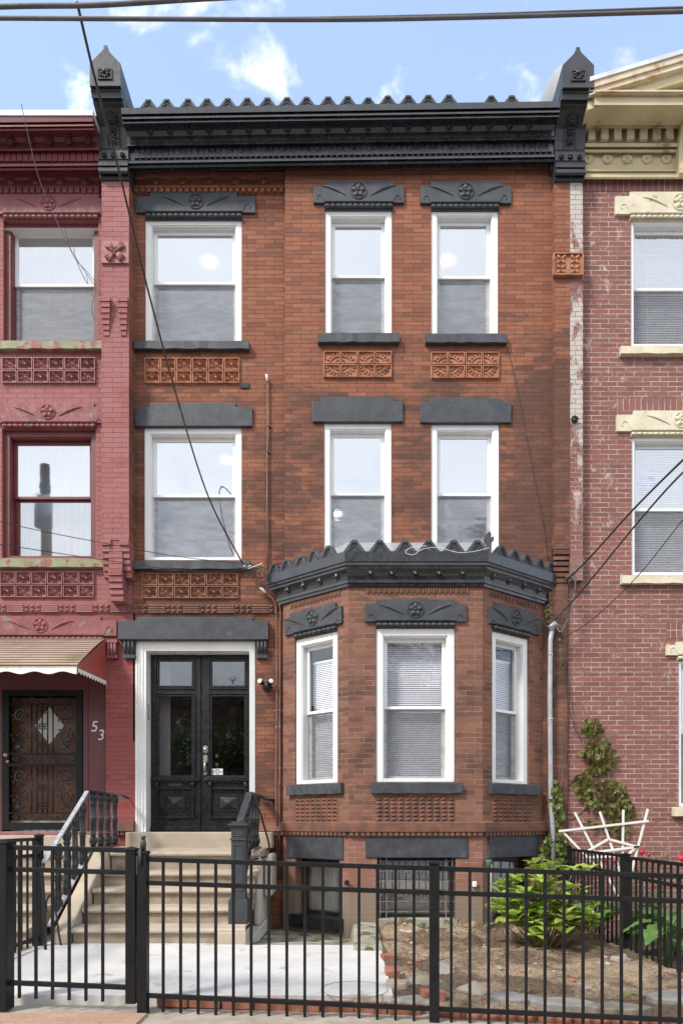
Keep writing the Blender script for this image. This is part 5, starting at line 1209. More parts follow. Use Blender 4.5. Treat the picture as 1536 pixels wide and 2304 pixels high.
for k in range(9):
    c = FF.m @ Vector((1.86+.226*k, .06, -.165-.006*k)); rot = Matrix.Rotation(R(-4.2)+random.uniform(-.04, .04), 4, 'Z')
    o = loose('edging_brick', Matrix.Translation(c) @ rot, .215, .1, .055, 'loosebrick' if k % 3 else 'rock', 50+k, .008)
    tag(o, 'lowest row brick under garden fence, %s from the middle post' % WHERE[k], 'brick', 'bricks edging the garden front')
def gpt(x, y, z=0.0):
    D = (EZ-z)*F/(y-HY); return Vector(((x-VX)*D/F, D-D0, z))
for i, (x, y, mt_, rz, lab) in enumerate(((873, 2165, 'loosebrick', .15, 'red brick beside the slab, farthest back of the edge bricks'), (882, 2200, 'loosebrick', .05, 'red brick beside the slab, middle of the slab edge bricks'), (893, 2228, 'stone', -.2, 'tan mortar stained brick beside the slab and the big rock'), (972, 2250, 'loosebrick', .1, 'orange brick lying in front of the big pale rock'))):
    o = loose('loose_brick', Matrix.Translation(gpt(x, y, -.03)) @ Matrix.Rotation(rz, 4, 'Z'), .11 if i < 2 else .15, .13, .07, mt_, 80+i, .008); tag(o, lab, 'brick', 'bricks edging the garden path')
import bmesh
def rock(name, c, s, seed, mt_, rz=0, sub=3, rough=.22):
    if s[2] < .06:
        rnd = random.Random(seed); mm = M(); n = 8; rot = Matrix.Rotation(rz, 3, 'Z'); pts = []
        for k in range(n):
            a_ = 2*math.pi*k/n+rnd.uniform(-.25, .25); q = rnd.uniform(.78, 1.12); pts.append(rot @ Vector((math.cos(a_)*q*s[0], math.sin(a_)*q*s[1], 0)))
        h = s[2]; tl = rnd.uniform(-.05, .05); c_ = Vector(c)
        vs = [c_+p+Vector((0, 0, -.04)) for p in pts]+[c_+p*.99+Vector((0, 0, h*.7+p.x*tl)) for p in pts]+[c_+p*.86+Vector((0, 0, h+p.x*tl+rnd.uniform(-.004, .004))) for p in pts]
        mm.add(vs, [(k, (k+1) % n, (k+1) % n+n, k+n) for k in range(n)]+[(k+n, (k+1) % n+n, (k+1) % n+2*n, k+2*n) for k in range(n)]+[tuple(range(2*n, 3*n))])
        return mm.build(name, MAT[mt_], None, tuple(c), bevel=.004)
    bm = bmesh.new(); bmesh.ops.create_icosphere(bm, subdivisions=sub, radius=1); mm = M()
    rnd = random.Random(seed); dirs = [(Vector((rnd.uniform(-1, 1), rnd.uniform(-1, 1), rnd.uniform(-1, 1))).normalized(), rnd.uniform(.48, .80)) for _ in range(17)]
    for v in bm.verts:
        p = v.co.copy()
        for d, l in dirs:
            t = p.dot(d)
            if t > l: p -= d*(t-l)
        p *= 1+rough*.3*NZ.noise(p*2.5+Vector((seed, 0, 0)))
        v.co = p
    rot = Matrix.Rotation(rz, 3, 'Z'); vs = [rot @ Vector((v.co.x*s[0], v.co.y*s[1], v.co.z*s[2]))+Vector(c) for v in bm.verts]
    mm.add(vs, [tuple(v.index for v in f.verts) for f in bm.faces]); bm.free()
    return mm.build(name, MAT[mt_], None, tuple(c))
for i, (x, y, s, mt_, rz, lab) in enumerate((
    (935, 2168, (.15, .20, .09), 'rock', .4, 'pale angular rock at the back of the garden edging'),
    (958, 2222, (.24, .17, .12), 'rock', -.2, 'big pale split rock beside the middle fence post'),
    (1000, 2190, (.22, .16, .09), 'flag', .2, 'flat topped rock behind the big pale rock'),
    (1062, 2232, (.17, .13, .09), 'walkmix', .1, 'rounded grey brown stone right of the middle fence post'),
    (1150, 2250, (.20, .13, .035), 'flag', .1, 'small pale flagstone in the soil behind the garden fence'),
    (1265, 2262, (.25, .12, .03), 'flag', -.05, 'long pale flagstone in the soil, middle of the garden front'),
    (1385, 2272, (.24, .10, .03), 'rock', .05, 'thin dark flagstone in the soil behind the garden fence'),
    (1512, 2250, (.22, .15, .045), 'flag', .3, 'tilted grey flagstone at the right corner of the garden'),
    (920, 2100, (.13, .18, .05), 'stone', .3, 'tan flat stone near the basement window'),
    (935, 2262, (.16, .10, .05), 'flag', .1, 'grey stone slab in the gap left of the middle fence post'),
    (1395, 2165, (.09, .07, .05), 'flag', .1, 'small pale stone at the foot of the side fence post'))):
    o = rock('rock', gpt(x, y, -.05), s, i*3+1, mt_, rz); tag(o, lab, 'rock', 'rocks edging the garden')
m = M(); m.v = []; m.prism([(.02, -.15), (.34, -.15), (.32, .03), (.06, .035)], -2.25, -.68); cw = m.build('concrete_kerb', MAT['conc'], None, (.18, -1.5, -.1), bevel=.01); tag(cw, 'low weathered concrete kerb between the areaway and the garden', 'kerb')
m = M(); cpx = gpt(797, 2226, 0.0)
m = M(); m.tube([cpx+Vector((.235*math.cos(k*.1571), .235*math.sin(k*.1571), .001)) for k in range(41)], .0045, 5); o = m.build('patch_joint', MAT['stone'], None, tuple(cpx)); tag(o, kind='structure')
rnd = random.Random(21)
mR = {}
for i in range(70):
    x, y = rnd.uniform(.42, 2.6), rnd.uniform(-3.8, -.3); s_ = rnd.uniform(.014, .042); k = rnd.choice(['rock', 'flag', 'walkmix', 'loosebrick']); q = mR.setdefault(k, M())
    pr = M(); pr.ball((0,0,0), 1, 6); rz = Matrix.Rotation(rnd.uniform(0, 3), 3, 'Z')
    q.add([rz @ Vector((v.x*s_*(1+.4*NZ.noise(v*2+Vector((i, 0, 0)))), v.y*s_*.8, v.z*s_*.5))+Vector((x, y, soilz(x, y)-.02+s_*.1)) for v in pr.v], pr.f, False)
for k, q in mR.items():
    o = q.build('rubble', MAT[k]); tag(o, {'rock': 'grey stone chips', 'flag': 'pale stone chips', 'walkmix': 'tan mortar crumbs', 'loosebrick': 'red brick chips'}[k]+' scattered over the garden soil', 'rubble', kind='stuff')
# twigs and clods scattered on the soil
m = M(); rnd = random.Random(5)
for i in range(3200):
    x, y = rnd.uniform(.4, 2.65), rnd.uniform(-3.75, -.15); s = rnd.uniform(.003, .011)*(1.6 if rnd.random() < .1 else 1)
    z = soilz(x, y)-.02; pr = M(); pr.ball((0,0,0), 1, 4); m.add([(v.x*s*1.3+x+NZ.noise(v*3)*s, v.y*s+y, v.z*s*.8+z) for v in pr.v], pr.f, False)
o = m.build('soil_clods', MAT['soil']); tag(o, 'brown clods and crumbs over the garden soil', 'soil', kind='stuff')
m = M()
for i in range(70):
    x, y = rnd.uniform(.4, 2.65), rnd.uniform(-3.75, -.15); a_ = rnd.uniform(0, 6.28); l = rnd.uniform(.03, .14); z = soilz(x, y)-.01
    m.tube([(x, y, z), (x+l*.5*math.cos(a_), y+l*.5*math.sin(a_), z+.012), (x+l*math.cos(a_+.2), y+l*math.sin(a_+.2), z)], .0022, 4)
o = m.build('dry_twigs', MAT['twig']); tag(o, 'dry twigs lying on the garden soil', 'twigs', kind='stuff')

m = M(); rnd = random.Random(33)
for i in range(60):
    x, y = rnd.uniform(-2.9, .28), rnd.uniform(YF+.03, -1.98); s_ = rnd.uniform(.004, .012); a_ = rnd.uniform(0, 3)
    m.add([(x-s_*math.cos(a_), y-s_*math.sin(a_), .003), (x+s_*.4*math.sin(a_), y-s_*.4, .006), (x+s_*math.cos(a_), y+s_*math.sin(a_), .003), (x-s_*.4*math.sin(a_), y+s_*.4, .005)], [(0,1,2,3)])
o = m.build('leaf_litter', MAT['twig']); tag(o, 'brown bits of leaf scattered on the white slab', 'litter', kind='stuff')
# ================================================================== PIPES, LAMP, SMALL THINGS
def onwall(pts, Y): return [(PX(x, Y), Y, PZ(y, Y)) for x, y in pts]
def pipe(name, pts, Y, r, mt_, label, cat='pipe', straps=(), group=None):
    q = onwall(pts, Y); m = M(); m.tube(q, r, 8); t = thing(name, q[-1], label, cat, group); m.build('tube', MAT[mt_], t)
    for s in straps:
        m = M(); x = PX(s[0], Y); z = PZ(s[1], Y); m.lathe([(r+.004, -.010), (r+.006, 0), (r+.004, .010)], 10, Matrix.Translation((x, Y, z))); m.box(x, x+.035, Y, Y+.03, z-.006, z+.006); m.build('strap', MAT[mt_], t)
    return t
p1 = pipe('conduit', [(602, 855), (603, 960), (601, 1018), (601, 1160), (603, 1300)], .07, .011, 'conduit', 'thin brown conduit on the upper wall between the entry windows and the bay', 'pipe', ((603, 958), (601, 1016)), 'conduits on the wall')
m = M(); m.tube(onwall([(601, 858), (600, 846), (599, 843)], .06), [.014, .018, .014], 8); m.build('cap', MAT['white_plastic'], p1)
pipe('conduit', [(596, 1332), (612, 1345), (621, 1362), (622, 1400), (623, 1560), (621, 1760), (622, 1850), (624, 1935)], .05, .013, 'conduit', 'left of the two brown conduits running down between door and bay', 'pipe', ((621, 1380), (622, 1600), (621, 1765)), 'conduits on the wall')
pipe('conduit', [(600, 1290), (612, 1330), (628, 1350), (631, 1375), (630, 1560), (630, 1760), (629, 1850), (629, 1935)], .05, .012, 'conduit', 'right of the two brown conduits, close against the bay', 'pipe', ((631, 1380), (630, 1600), (629, 1765)), 'conduits on the wall')
wh = thing('weather_head', (PX(588, 0), 0, PZ(1325)), 'small white service head above the conduits, left of the bay cornice', 'service head')
m = M(); m.tube(onwall([(584, 1322), (590, 1326), (598, 1334)], .02), [.012, .02, .014], 8); m.build('head', MAT['white_plastic'], wh)
gp = pipe('service_pipe', [(1241, 1418), (1237, 1440), (1236, 1580), (1238, 1800), (1243, 1870), (1244, 1960)], -.10, .031, 'galv', 'thick grey service pipe between the bay and the right neighbour', 'pipe', ((1237, 1473), (1238, 1618), (1243, 1850)))
m = M(); m.tube(onwall([(1241, 1420), (1240, 1410), (1246, 1404), (1254, 1408)], -.10), [.034, .04, .038, .02], 10); m.build('hood', MAT['galv'], gp)
bl = thing('flood_light', (PX(600, .1), .1, PZ(1545, .1)), 'black twin flood light with two round white lenses on the brick beside the door', 'lamp')
m = M(); m.ball((PX(600, .03), .04, PZ(1543, .03)), .052, 12); m.ball((PX(600, .05), .08, PZ(1545, .05)), .06, 12, 1, .3); m.build('mount', MAT['iron'], bl)
for x, y, t_ in ((585, 1533, -.4), (610, 1533, .3)):
    c = Vector((PX(x, -.02), -.02, PZ(y, -.02))); ma = Matrix.Translation(c) @ Matrix.Rotation(t_, 4, 'Z') @ Matrix.Rotation(R(78), 4, 'X')
    m = M(); m.lathe([(.012, -.07), (.03, -.05), (.038, .0), (.038, .012), (.034, .013)], 14, ma); h_ = m.build('lamp_head', MAT['iron'], bl)
    m = M(); m.lathe([(.001, .019), (.02, .017), (.032, .012), (.032, .010)], 14, ma); m.build('lens', MAT['white_plastic'], h_)
gs = thing('vent_pipe', (PX(1099, -.5), -.5, -.05), 'green capped standpipe at the corner of the bay behind the hydrangea', 'pipe')
m = M(); m.tube([(PX(1099, -.62), -.66, -.05), (PX(1099, -.62), -.66, PZ(1945, -.66))], .03, 10); m.build('shaft', MAT['galv'], gs); m = M(); m.lathe([(.034, -.09), (.034, -.01), (.038, 0), (.038, .012), (.001, .014)], 12, Matrix.Translation((PX(1099, -.66), -.66, PZ(1938, -.66)))); m.build('cap', MAT['green'], gs)
m = M(); x, z = PX(1067, -.66), PZ(1990, -.66); m.box(x-.025, x+.025, -.68, -.63, z-.03, z+.035); o = m.build('cable_box', MAT['white_plastic'], None, (x, -.65, z), bevel=.01); tag(o, 'small white cable box on the bay base beside the right pier', 'box')
m = M(); x, z = PX(780, -.66), PZ(1986, -.66); m.ball((x, -.66, z), .022, 8)
for k in range(6): m.tube([(x, -.66, z), (x+.03*math.cos(k), -.69, z+.03*math.sin(k)), (x+.02*math.cos(k+1), -.67, z+.035*math.sin(k+1))], .006, 5)
o = m.build('hose_tap', MAT['iron'], None, (x, -.65, z)); tag(o, 'dark hose tap on the bay pier left of the scrolled window guard', 'tap')
m = M(); a, b, c, d = rect(541, 561, 862, 873, .09); m.box(a, b, .085, .12, c, d); o = m.build('wall_socket', MAT['iron'], None, (a, .1, c)); tag(o, 'black opening with a bolt in the brick beside the upper terracotta panel', 'fixture')
m = M(); x, z = PX(1291, -.13), PZ(946, -.13)
for k in range(9): m.tube([(x, -.12, z), (x+.045*math.cos(k*.8), -.16, z+.05*math.sin(k*.8)), (x+.03*math.cos(k*.8+1), -.14, z+.04*math.sin(k*.8+1))], .009, 5)
m.ball((x, -.13, z), .03, 8); o = m.build('wall_insulator', MAT['iron'], None, (x, -.12, z)); tag(o, 'black wire anchor on the whitewashed pilaster', 'wire anchor')

# ================================================================== WIRES
def P3(x, y, D): return (( x-VX)*D/F, D-D0, EZ-(y-HY)*D/F)
def smooth(pts, n=10):
    P = [Vector(p) for p in pts]; P = [P[0]*2-P[1]]+P+[P[-1]*2-P[-2]]; out_ = []
    for i in range(1, len(P)-2):
        for k in range(n):
            t = k/n; out_.append(.5*((2*P[i])+(P[i+1]-P[i-1])*t+(2*P[i-1]-5*P[i]+4*P[i+1]-P[i+2])*t*t+(3*P[i]-P[i-1]-3*P[i+1]+P[i+2])*t**3))
    return out_+[P[-2]]
def wire(pts, r, label, mt_='wire', D=None, group=None, name='cable'):
    q = smooth([P3(*p) if len(p) == 3 else P3(p[0], p[1], D) for p in pts])
    far = lambda a, b: a+(a-b).normalized()*14
    offl = lambda p: p[0] < -40 or p[0] > 1600 or (p[1] < -10 and len(p) == 2)
    if offl(pts[0]): q = [far(q[0], q[1])]+q
    if offl(pts[-1]): q = q+[far(q[-1], q[-2])]
    m = M(); m.tube(q, r, 6); o = m.build(name, MAT[mt_], None, tuple(q[-1])); return tag(o, label, 'cable', group)
wire([(-300, 30), (0, 15), (200, 12), (330, 5), (440, -2), (700, -16)], .0135, 'thick overhead cable across the top left corner of the sky', 'wire_far', 4.2)
wire([(-300, 40), (0, 41), (400, 43), (768, 44), (1100, 38), (1536, 26), (1800, 20)], .0115, 'thick overhead cable right across the sky, lower of the pair', 'wire_far', 4.2)
wire([(560, 42), (768, 39.5), (1100, 32), (1536, 17), (1800, 10)], .007, 'thinner overhead cable lashed above the thick one across the sky', 'wire_far', 4.22)
wire([(174, 6, 4.2), (215, 180, 4.9), (268, 385, 5.75), (330, 640, 6.7), (400, 900, 7.5), (470, 1120, 8.0), (548, 1272, 8.45)], .0095, 'thick service cable hanging diagonally across the left windows', 'wire')
wire([(50, 235, 7.98), (52, 250, 8.0), (85, 390, 8.2), (120, 480, 8.35), (165, 570, 8.45), (212, 640, 8.52)], .004, 'thin pale wire hanging over the upper left neighbour window', 'wire_far')
wire([(145, 512, 8.4), (165, 575, 8.45), (214, 636, 8.5), (207, 690, 8.5), (212, 720, 8.52)], .0035, 'thin dark wire looping beside the upper left neighbour window', 'wire')
wire([(-60, 1160, 6.5), (100, 1196, 7.2), (250, 1225, 7.7), (400, 1252, 8.1), (560, 1270, 8.45)], .004, 'thin wire crossing the lower left neighbour window, upper of two', 'wire')
wire([(-60, 1215, 6.5), (120, 1243, 7.2), (270, 1265, 7.8), (420, 1284, 8.2), (545, 1283, 8.4), (640, 1265, 8.42)], .0042, 'thin wire under the left neighbour window to the bay, lower of two', 'wire')
wire([(320, 1262, 8.5), (345, 1280, 8.5), (375, 1284, 8.5), (420, 1283, 8.48)], .004, 'short wire drooping from the entry window sill', 'wire')
wire([(1700, 880, 5.6), (1536, 1034, 6.2), (1420, 1150, 7.0), (1330, 1250, 7.8), (1274, 1306, 8.25)], .0105, 'thick black cable at right, upper of the two running down to the pilaster', 'wire')
wire([(1700, 915, 5.6), (1536, 1062, 6.2), (1430, 1180, 7.0), (1340, 1290, 7.7), (1276, 1365, 8.2), (1232, 1405, 8.35)], .0095, 'thick black cable at right, lower of the two', 'wire')
wire([(1700, 960, 5.6), (1536, 1168, 6.3), (1430, 1300, 7.2), (1330, 1395, 7.9), (1262, 1438, 8.35)], .005, 'thin black cable at right across the worn brick wall', 'wire')
wire([(1278, 1306, 8.3), (1285, 1345, 8.3), (1275, 1395, 8.3), (1262, 1415, 8.35), (1248, 1404, 8.38)], .008, 'black cable loop falling into the hood of the grey pipe', 'wire')
wire([(1272, 1300, 8.3), (1292, 1290, 8.3), (1288, 1360, 8.3), (1262, 1420, 8.3), (1250, 1408, 8.35)], .008, 'grey cable loop beside the hood of the grey pipe', 'wire_far')
wire([(1262, 1438, 8.42), (1268, 1500, 8.42), (1275, 1570, 8.42), (1293, 1640, 8.42), (1310, 1670, 8.42)], .005, 'loose black wire hanging down to the ivy', 'wire')
wire([(1275, 1436, 8.42), (1270, 1500, 8.42), (1281, 1620, 8.42), (1268, 1690, 8.42), (1256, 1780, 8.42), (1254, 1850, 8.42)], .0045, 'long loose black wire hanging beside the grey pipe', 'wire')
wire([(1140, 780, 8.49), (1158, 850, 8.49), (1180, 960, 8.49), (1205, 1090, 8.49), (1222, 1180, 8.49), (1232, 1260, 8.49)], .0035, 'thin dark wire running down the brick right of the windows', 'wire')
def tangle(cx_, cy_, r, D, n, label, seed):
    rnd = random.Random(seed); m = M(); q0 = P3(cx_, cy_, D)
    for k in range(n):
        x, y, rr_ = cx_+rnd.uniform(-r, r)*.5, cy_+rnd.uniform(-r, r)*.4, rnd.uniform(.3, .8)*r; a0 = rnd.uniform(0, 6); an = rnd.uniform(3, 6)
        m.tube([P3(x+rr_*math.cos(a0+an*i/12), y+rr_*.7*math.sin(a0+an*i/12), D-.01*k*rnd.random()) for i in range(13)], .0045, 5)
    o = m.build('wire_tangle', MAT['wire'], None, q0); return tag(o, label, 'cable')
tangle(572, 1288, 22, 8.45, 9, 'tangle of black wires left of the bay cornice', 2); tangle(1276, 1308, 12, 8.32, 5, 'knot of wires on the pilaster at the right end of the bay cornice', 4)
m = M(); m.tube(onwall([(546, 1270), (552, 1276), (566, 1273)], -.02), .010, 6); m.tube(onwall([(558, 1280), (590, 1268), (592, 1278)], -.02), .006, 6); o = m.build('wire_clamp', MAT['white_plastic'], None, P3(556, 1273, 8.48)); tag(o, 'white wire clamp where the diagonal cable meets the wall', 'clamp')
wire([(1020-60, 1228, 7.7), (925, 1232, 7.7), (912, 1243, 7.7), (930, 1248, 7.7), (950, 1236, 7.7), (985, 1232, 7.7), (1030, 1243, 7.68), (1070, 1240, 7.68), (1100, 1232, 7.7)], .003, 'loose white wire lying over the crest of the bay cornice', 'white_plastic')

# ================================================================== TRELLIS
tr = thing('fan_trellis', (3.1, -.5, -.1), 'white fan shaped plastic trellis leaning by the side fence on the right', 'trellis')
DT = 8.05
def slat(x0, y0, x1, y1, d=0): 
    a_, b_ = Vector(P3(x0, y0, DT+d)), Vector(P3(x1, y1, DT+d)); v = (b_-a_); L = v.length; an = math.atan2(v.z, v.x); m = M()
    m.box(0, L, -.006, .006, -.013, .013, Matrix.Translation(a_) @ Matrix.Rotation(-an, 4, 'Y')); m.build('slat', MAT['white_plastic'], tr)
for s in ((1292, 1828, 1390, 2020), (1348, 1826, 1420, 2040), (1401, 1822, 1398, 2040), (1456, 1820, 1412, 1990), (1262, 1868, 1340, 1950)): slat(*s)
for s in ((1256, 1870, 1458, 1847), (1322, 1914, 1367, 1888), (1367, 1888, 1437, 1906), (1330, 1918, 1437, 1905), (1410, 1925, 1430, 1905), (1310, 1930, 1400, 1925)): slat(*s, d=-.018)

# ================================================================== PLANTS
def leaf(m, p, d, up, L, W, fold=.25, droop=.3, n=3):
    d = d.normalized(); s = d.cross(up)
    if s.length < 1e-3: s = Vector((1, 0, 0))
    s.normalize(); u_ = s.cross(d).normalized(); vs = []; ws = (0.05, .75, 1.0, .62, .02) if n == 4 else (.05, .9, .75, .02)
    for i in range(n+1):
        t = i/n; c = p+d*(L*t)-u_*(L*droop*t*t); w_ = W*.5*ws[i]; vs += [c-s*w_+u_*w_*fold, c, c+s*w_+u_*w_*fold]
    m.add(vs, [(3*i+k, 3*i+k+1, 3*i+k+4, 3*i+k+3) for i in range(n) for k in (0, 1)], True)
def hydrangea():
    t = thing('hydrangea_bush', (1.95, -1.85, -.06), 'bright green broad leaved hydrangea bush growing in the bare garden soil', 'bush')
    rnd = random.Random(11); c = Vector((1.93, -1.75, -.05)); mL, mS = M(), M()
    tips = []
    for i in range(105):
        a_ = rnd.uniform(0, 6.283); e = rnd.uniform(.02, 1)**.55; x_, y_ = .53*e*math.cos(a_), .36*e*math.sin(a_); h = .86*(1-.5*e*e)*rnd.uniform(.35, 1.02)
        base = c+Vector((x_*.25, y_*.25, 0)); tip = c+Vector((x_, y_, h)); tips.append((base, tip))
    for x, y in ((1165, 1975), (1145, 1995), (1290, 1955), (1320, 1960)): tips.append((c, Vector(P3(x, y, 6.85))))
    for base, tip in tips:
        mid_ = (base+tip)/2+Vector((rnd.uniform(-.04, .04), rnd.uniform(-.04, .04), .05)); mS.tube([base, mid_, tip], [.006, .005, .003], 5)
        for k in range(6):
            f = 1 if k < 4 else rnd.uniform(.45, .8); p = base.lerp(mid_, f*2) if f < .5 else mid_.lerp(tip, f*2-1)
            an = rnd.uniform(0, 6.28) if k >= 4 else k*1.57+rnd.uniform(-.4, .4); L = rnd.uniform(.10, .175)*(1 if k < 4 else 1.1)
            leaf(mL, p, Vector((math.cos(an), math.sin(an), rnd.uniform(.0, 1.1))), Vector((0, 0, 1)), L*rnd.uniform(.7, 1.1), L*rnd.uniform(.55, .75), .22, rnd.uniform(.0, .45), 4)
    mL.build('foliage', MAT['hydrangea'], t); mS.build('stems', MAT['twig'], t)
hydrangea()
def ivy(label, blobs, Y, n, mt_, size=.055, name='ivy', seed=3, stems=()):
    rnd = random.Random(seed); c = blobs[0]; t = thing(name, (PX(c[0], Y), Y, PZ(c[1], Y)), label, 'climbing plant'); m = M()
    tot = sum(b[2]*b[3] for b in blobs)
    for (x, y, rx, ry) in blobs:
        for k in range(max(3, int(n*rx*ry/tot))):
            a_, q = rnd.uniform(0, 6.283), math.sqrt(rnd.random()); px, py = x+rx*q*math.cos(a_)*(1+.2*math.sin(3*a_)), y+ry*q*math.sin(a_)
            d = rnd.uniform(.015, .09); p = Vector((PX(px, Y-d), Y-d, PZ(py, Y-d))); s = size*rnd.uniform(.6, 1.25)
            rot = Matrix.Translation(p) @ Matrix.Rotation(rnd.uniform(-.7, .7), 4, 'Z') @ Matrix.Rotation(rnd.uniform(-.2, .9), 4, 'X') @ Matrix.Rotation(rnd.uniform(-.5, .5), 4, 'Y')
            pts = [(0, 0, .45), (.5, .08, .30), (.32, .02, .0), (.42, .1, -.35), (.1, .03, -.25), (0, .14, -.75), (-.1, .03, -.25), (-.42, .1, -.35), (-.32, .02, 0), (-.5, .08, .30)]
            m.add([(a*s, -b*s, c_*s) for a, b, c_ in pts]+[(0, -.0, 0)], [(i, (i+1) % 10, 10) for i in range(10)], False, rot)
    m.build('foliage', MAT[mt_], t)
    if stems:
        m = M()
        for s in stems: m.tube(smooth(onwall(s, Y-.012), 5), .005, 5)
        m.build('stem', MAT['bark'], t)
ivy('reddish green ivy patch climbing the worn brick wall above the white trellis',
    [(1330, 1640, 24, 22), (1345, 1690, 36, 26), (1355, 1715, 30, 26), (1338, 1735, 24, 12), (1310, 1762, 24, 20), (1322, 1785, 22, 14), (1340, 1808, 24, 16), (1362, 1765, 20, 12), (1385, 1790, 26, 30), (1378, 1825, 20, 14), (1412, 1825, 14, 28), (1385, 1860, 32, 14), (1395, 1880, 14, 10), (1330, 1855, 12, 8)], 0, 820, 'ivy', .062,
    stems=([(1310, 1660), (1330, 1700), (1345, 1745), (1340, 1780), (1320, 1800)], [(1345, 1760), (1365, 1850), (1370, 1900)], [(1262, 1852), (1290, 1840), (1320, 1815)]))
ivy('green ivy clump climbing beside the grey service pipe', [(1250, 1770, 8, 14), (1250, 1800, 15, 30), (1254, 1830, 12, 20), (1256, 1870, 10, 26), (1262, 1900, 14, 26), (1232, 1895, 12, 18), (1225, 1925, 15, 24), (1260, 1935, 14, 22)], -.06, 330, 'ivy_green', .055, seed=8)
ivy('reddish ivy tendrils hanging at the right end of the bay cornice', [(1232, 1390, 12, 22), (1238, 1365, 9, 12), (1262, 1500, 3, 40), (1258, 1455, 3, 30)], -.04, 90, 'ivy', .03, seed=12)
def rosebush(x, y, D, label, seed, w_=.35, h=.75, flowers=()):
    rnd = random.Random(seed); c = Vector(P3(x, y, D)); c.z = -.12; t = thing('rose_bush', tuple(c), label, 'bush'); mL, mS, mF = M(), M(), M()
    for i in range(16):
        tip = c+Vector((rnd.uniform(-w_, w_), rnd.uniform(-w_, w_)*.6, h*rnd.uniform(.5, 1.05))); md = (c+tip)/2+Vector((rnd.uniform(-.08, .08), 0, .05)); mS.tube([c, md, tip], [.006, .004, .002], 5)
        for k in range(18):
            p = c.lerp(md, rnd.random()) if k < 6 else md.lerp(tip, rnd.random()); L = rnd.uniform(.03, .06); an = rnd.uniform(0, 6.28); leaf(mL, p+Vector((rnd.uniform(-.03, .03), 0, 0)), Vector((math.cos(an), math.sin(an), rnd.uniform(-.3, .6))), Vector((0, 0, 1)), L, L*.65)
    mL.build('foliage', MAT['roseleaf'], t); mS.build('stems', MAT['twig'], t)
    for fx_, fy_, r in flowers:
        q = Vector(P3(fx_, fy_, D)); mF = M()
        for k in range(14):
            a_ = k*2.4; rr_ = r*(.25+.75*k/14); pr = M(); pr.ball((0,0,0), 1, 6); mF.add([(v.x*r*.5, v.y*r*.22, v.z*r*.42) for v in pr.v], pr.f, True, Matrix.Translation(q+Vector((math.cos(a_)*rr_*.6, -abs(r-rr_)*.6, math.sin(a_)*rr_*.6))) @ Matrix.Rotation(a_, 4, 'Y') @ Matrix.Rotation(.5, 4, 'X'))
        mF.build('flower', MAT['rose'], t)
rosebush(1445, 2050, 7.4, 'rose bush with crimson blooms just right of the white trellis', 4, .30, .95, ((1443, 1917, .034), (1458, 1923, .026), (1380, 1937, .03), (1363, 1938, .022), (1432, 1958, .02)))
rosebush(1528, 2060, 7.0, 'rose bush with crimson blooms at the right edge of the picture', 6, .38, 1.0, ((1532, 1931, .042), (1511, 1942, .028), (1527, 1975, .024), (1470, 1994, .022), (1528, 2010, .022)))
def hosta(x, y, D, label, seed, n=26, R_=.42):
    rnd = random.Random(seed); c = Vector(P3(x, y, D)); c.z = -.13; t = thing('hosta_plant', tuple(c), label, 'plant'); m = M(); st_ = M()
    for i in range(n):
        a_ = rnd.uniform(0, 6.28); q = rnd.uniform(.2, 1); p = c+Vector((math.cos(a_)*R_*.5*q, math.sin(a_)*R_*.5*q, .15+.38*(1-q*.6)*rnd.uniform(.7, 1))); st_.tube([c, p], .004, 4)
        L = rnd.uniform(.20, .32); leaf(m, p, Vector((math.cos(a_), math.sin(a_), .25)), Vector((0, 0, 1)), L, L*.62, .3, .5, 4)
    m.build('foliage', MAT['hosta'], t); st_.build('stems', MAT['hosta'], t)
hosta(1425, 2070, 7.0, 'broad leaved hosta behind the second side fence post', 1); hosta(1520, 2090, 6.6, 'large pale hosta at the right edge behind the side fence', 2, 34, .5); hosta(1350, 2075, 7.7, 'small hosta close to the wall behind the side fence', 3, 16, .3); hosta(1500, 2160, 6.1, 'low dark hosta in front of the large pale one, behind the side fence', 5, 18, .32)
rnd = random.Random(9)
def tuft(x, y, label, n=14, L0=.05, mt_='moss', z=-.03):
    c = gpt(x, y, z); t = thing('weed_tuft', tuple(c), label, 'weed', 'weeds'); m = M()
    for i in range(n): a_ = rnd.uniform(0, 6.28); L = L0*rnd.uniform(.6, 1.3); leaf(m, c+Vector((rnd.uniform(-.03, .03), rnd.uniform(-.03, .03), 0)), Vector((math.cos(a_), math.sin(a_), rnd.uniform(.3, 1.2))), Vector((0, 0, 1)), L, L*.4)
    m.build('foliage', MAT[mt_], t)
tuft(1208, 2128, 'small green weed at the foot of the hydrangea', 24, .07); tuft(1410, 2238, 'yellow green weed leaf on the soil near the right fence', 8, .06); tuft(905, 2245, 'moss tuft between slab bricks and the big rock', 30, .03); tuft(838, 2108, 'moss tuft on the concrete kerb near the bay', 20, .03, z=.03); tuft(1178, 2235, 'sparse weed behind the garden fence flagstones', 10, .05)
tuft(112, 2095, 'weed with brown leaves at the foot of the left railing', 26, .10, 'ivy_green', 0.0)

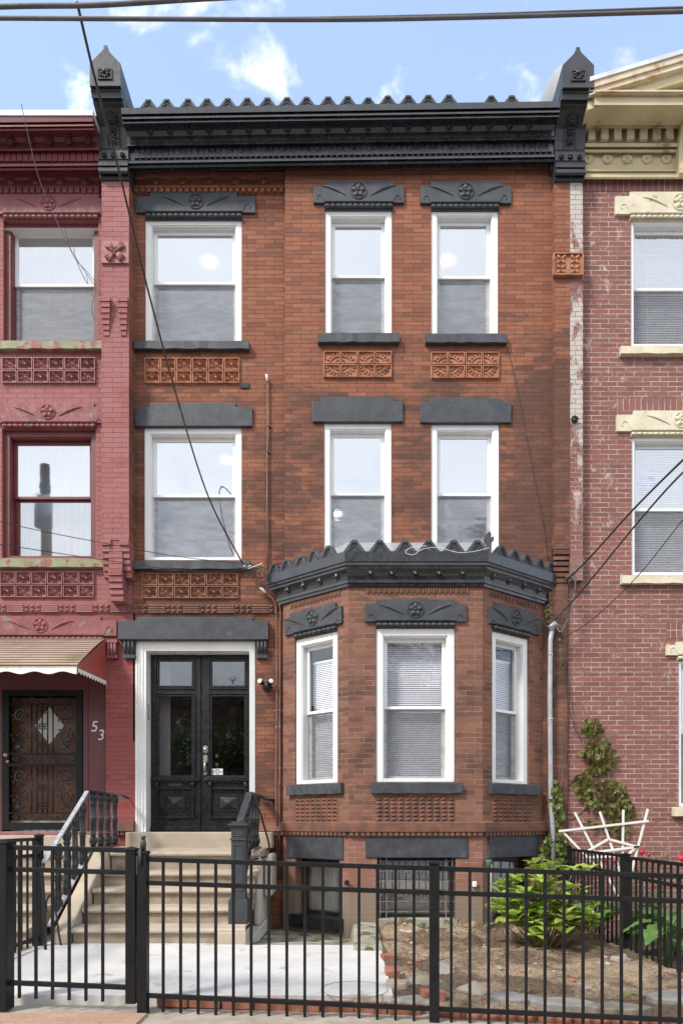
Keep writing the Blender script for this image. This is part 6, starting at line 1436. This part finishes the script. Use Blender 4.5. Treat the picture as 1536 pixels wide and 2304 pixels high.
# ================================================================== ACROSS THE STREET (seen mirrored in the glass)
def tree(x, y, h, cr_, label, seed):
    rnd = random.Random(seed); t = thing('street_tree', (x, y, -.3), label, 'tree', 'trees across the street'); m = M()
    m.tube([(x, y, -.3), (x+.1, y, 1.5), (x, y+.1, h*.5), (x+.1, y, h*.8)], [.25, .2, .16, .06], 10); limbs = []
    for k in range(9):
        a_ = k*2.4; z0_ = h*rnd.uniform(.3, .6); e = Vector((x+cr_*.7*math.cos(a_), y+cr_*.7*math.sin(a_), z0_+h*.25)); m.tube([(x, y, z0_), ((x+e.x)/2, (y+e.y)/2, z0_+h*.16), e], [.1, .06, .02], 6); limbs.append(e)
    m.build('trunk', MAT['bark'], t); m = M()
    cl = [(Vector((x, y, h*.68))+Vector((rnd.gauss(0, .5)*cr_, rnd.gauss(0, .5)*cr_, rnd.gauss(0, .16)*h)), rnd.uniform(.5, 1.1)) for _ in range(34)]+[(l, .9) for l in limbs]
    for c, r in cl:
        for k in range(110):
            p = c+Vector((rnd.gauss(0, .5)*r, rnd.gauss(0, .5)*r, rnd.gauss(0, .4)*r)); a_ = rnd.uniform(0, 6.28); leaf(m, p, Vector((math.cos(a_), math.sin(a_), rnd.uniform(-.5, .5))), Vector((0, 0, 1)), .22, .15, .2, .3, 3)
    m.build('crown', MAT['treeleaf'], t)
tree(1.0, -20.5, 12.2, 2.8, 'leafy green street tree across the street, mirrored in the middle windows', 1); tree(6.5, -21, 12.6, 2.8, 'leafy green street tree across the street, mirrored in the right windows', 2); tree(-5.5, -22, 7.0, 2.8, 'low green street tree across the street, mirrored in the door glass', 3)
up = thing('utility_pole', (-9.3, -12, -.3), 'tall wooden utility pole across the street, mirrored in the left neighbour window', 'utility pole')
m = M(); m.tube([(-9.3, -12, -.3), (-9.35, -12, 12.2)], [.20, .15], 12); m.build('pole', MAT['bark'], up); m = M(); m.tube([(-9.3, -11.7, 10.2), (-9.3, -11.7, 11.1)], .26, 12); m.build('transformer', MAT['galv'], up)
ob = thing('opposite_row_house', (0, -27, -.3), 'dark brick row house across the street, mirrored in the door glass', 'house'); m = M()
FO = Fr((14, -26, 0), (-1, 0, 0)); hs = [(2+3.2*i, 3.2+3.2*i, z, z+1.8) for i in range(8) for z in (1.0, 4.2)]
wall(m, FO, 0, 28, -.3, 7.6, hs, .2); m.build('wall', MAT['brick_bay'], ob); m = M()
for a, b, c, d in hs: fbox(m, FO, a, b, .12, .16, c, d)
m.build('pane', MAT['glass_dark'], ob); m = M(); fbox(m, FO, 0, 28, -.35, .1, 7.4, 7.9); fbox(m, FO, 0, 28, .2, 8, -.3, 7.6); m.build('roof', MAT['roof'], ob)
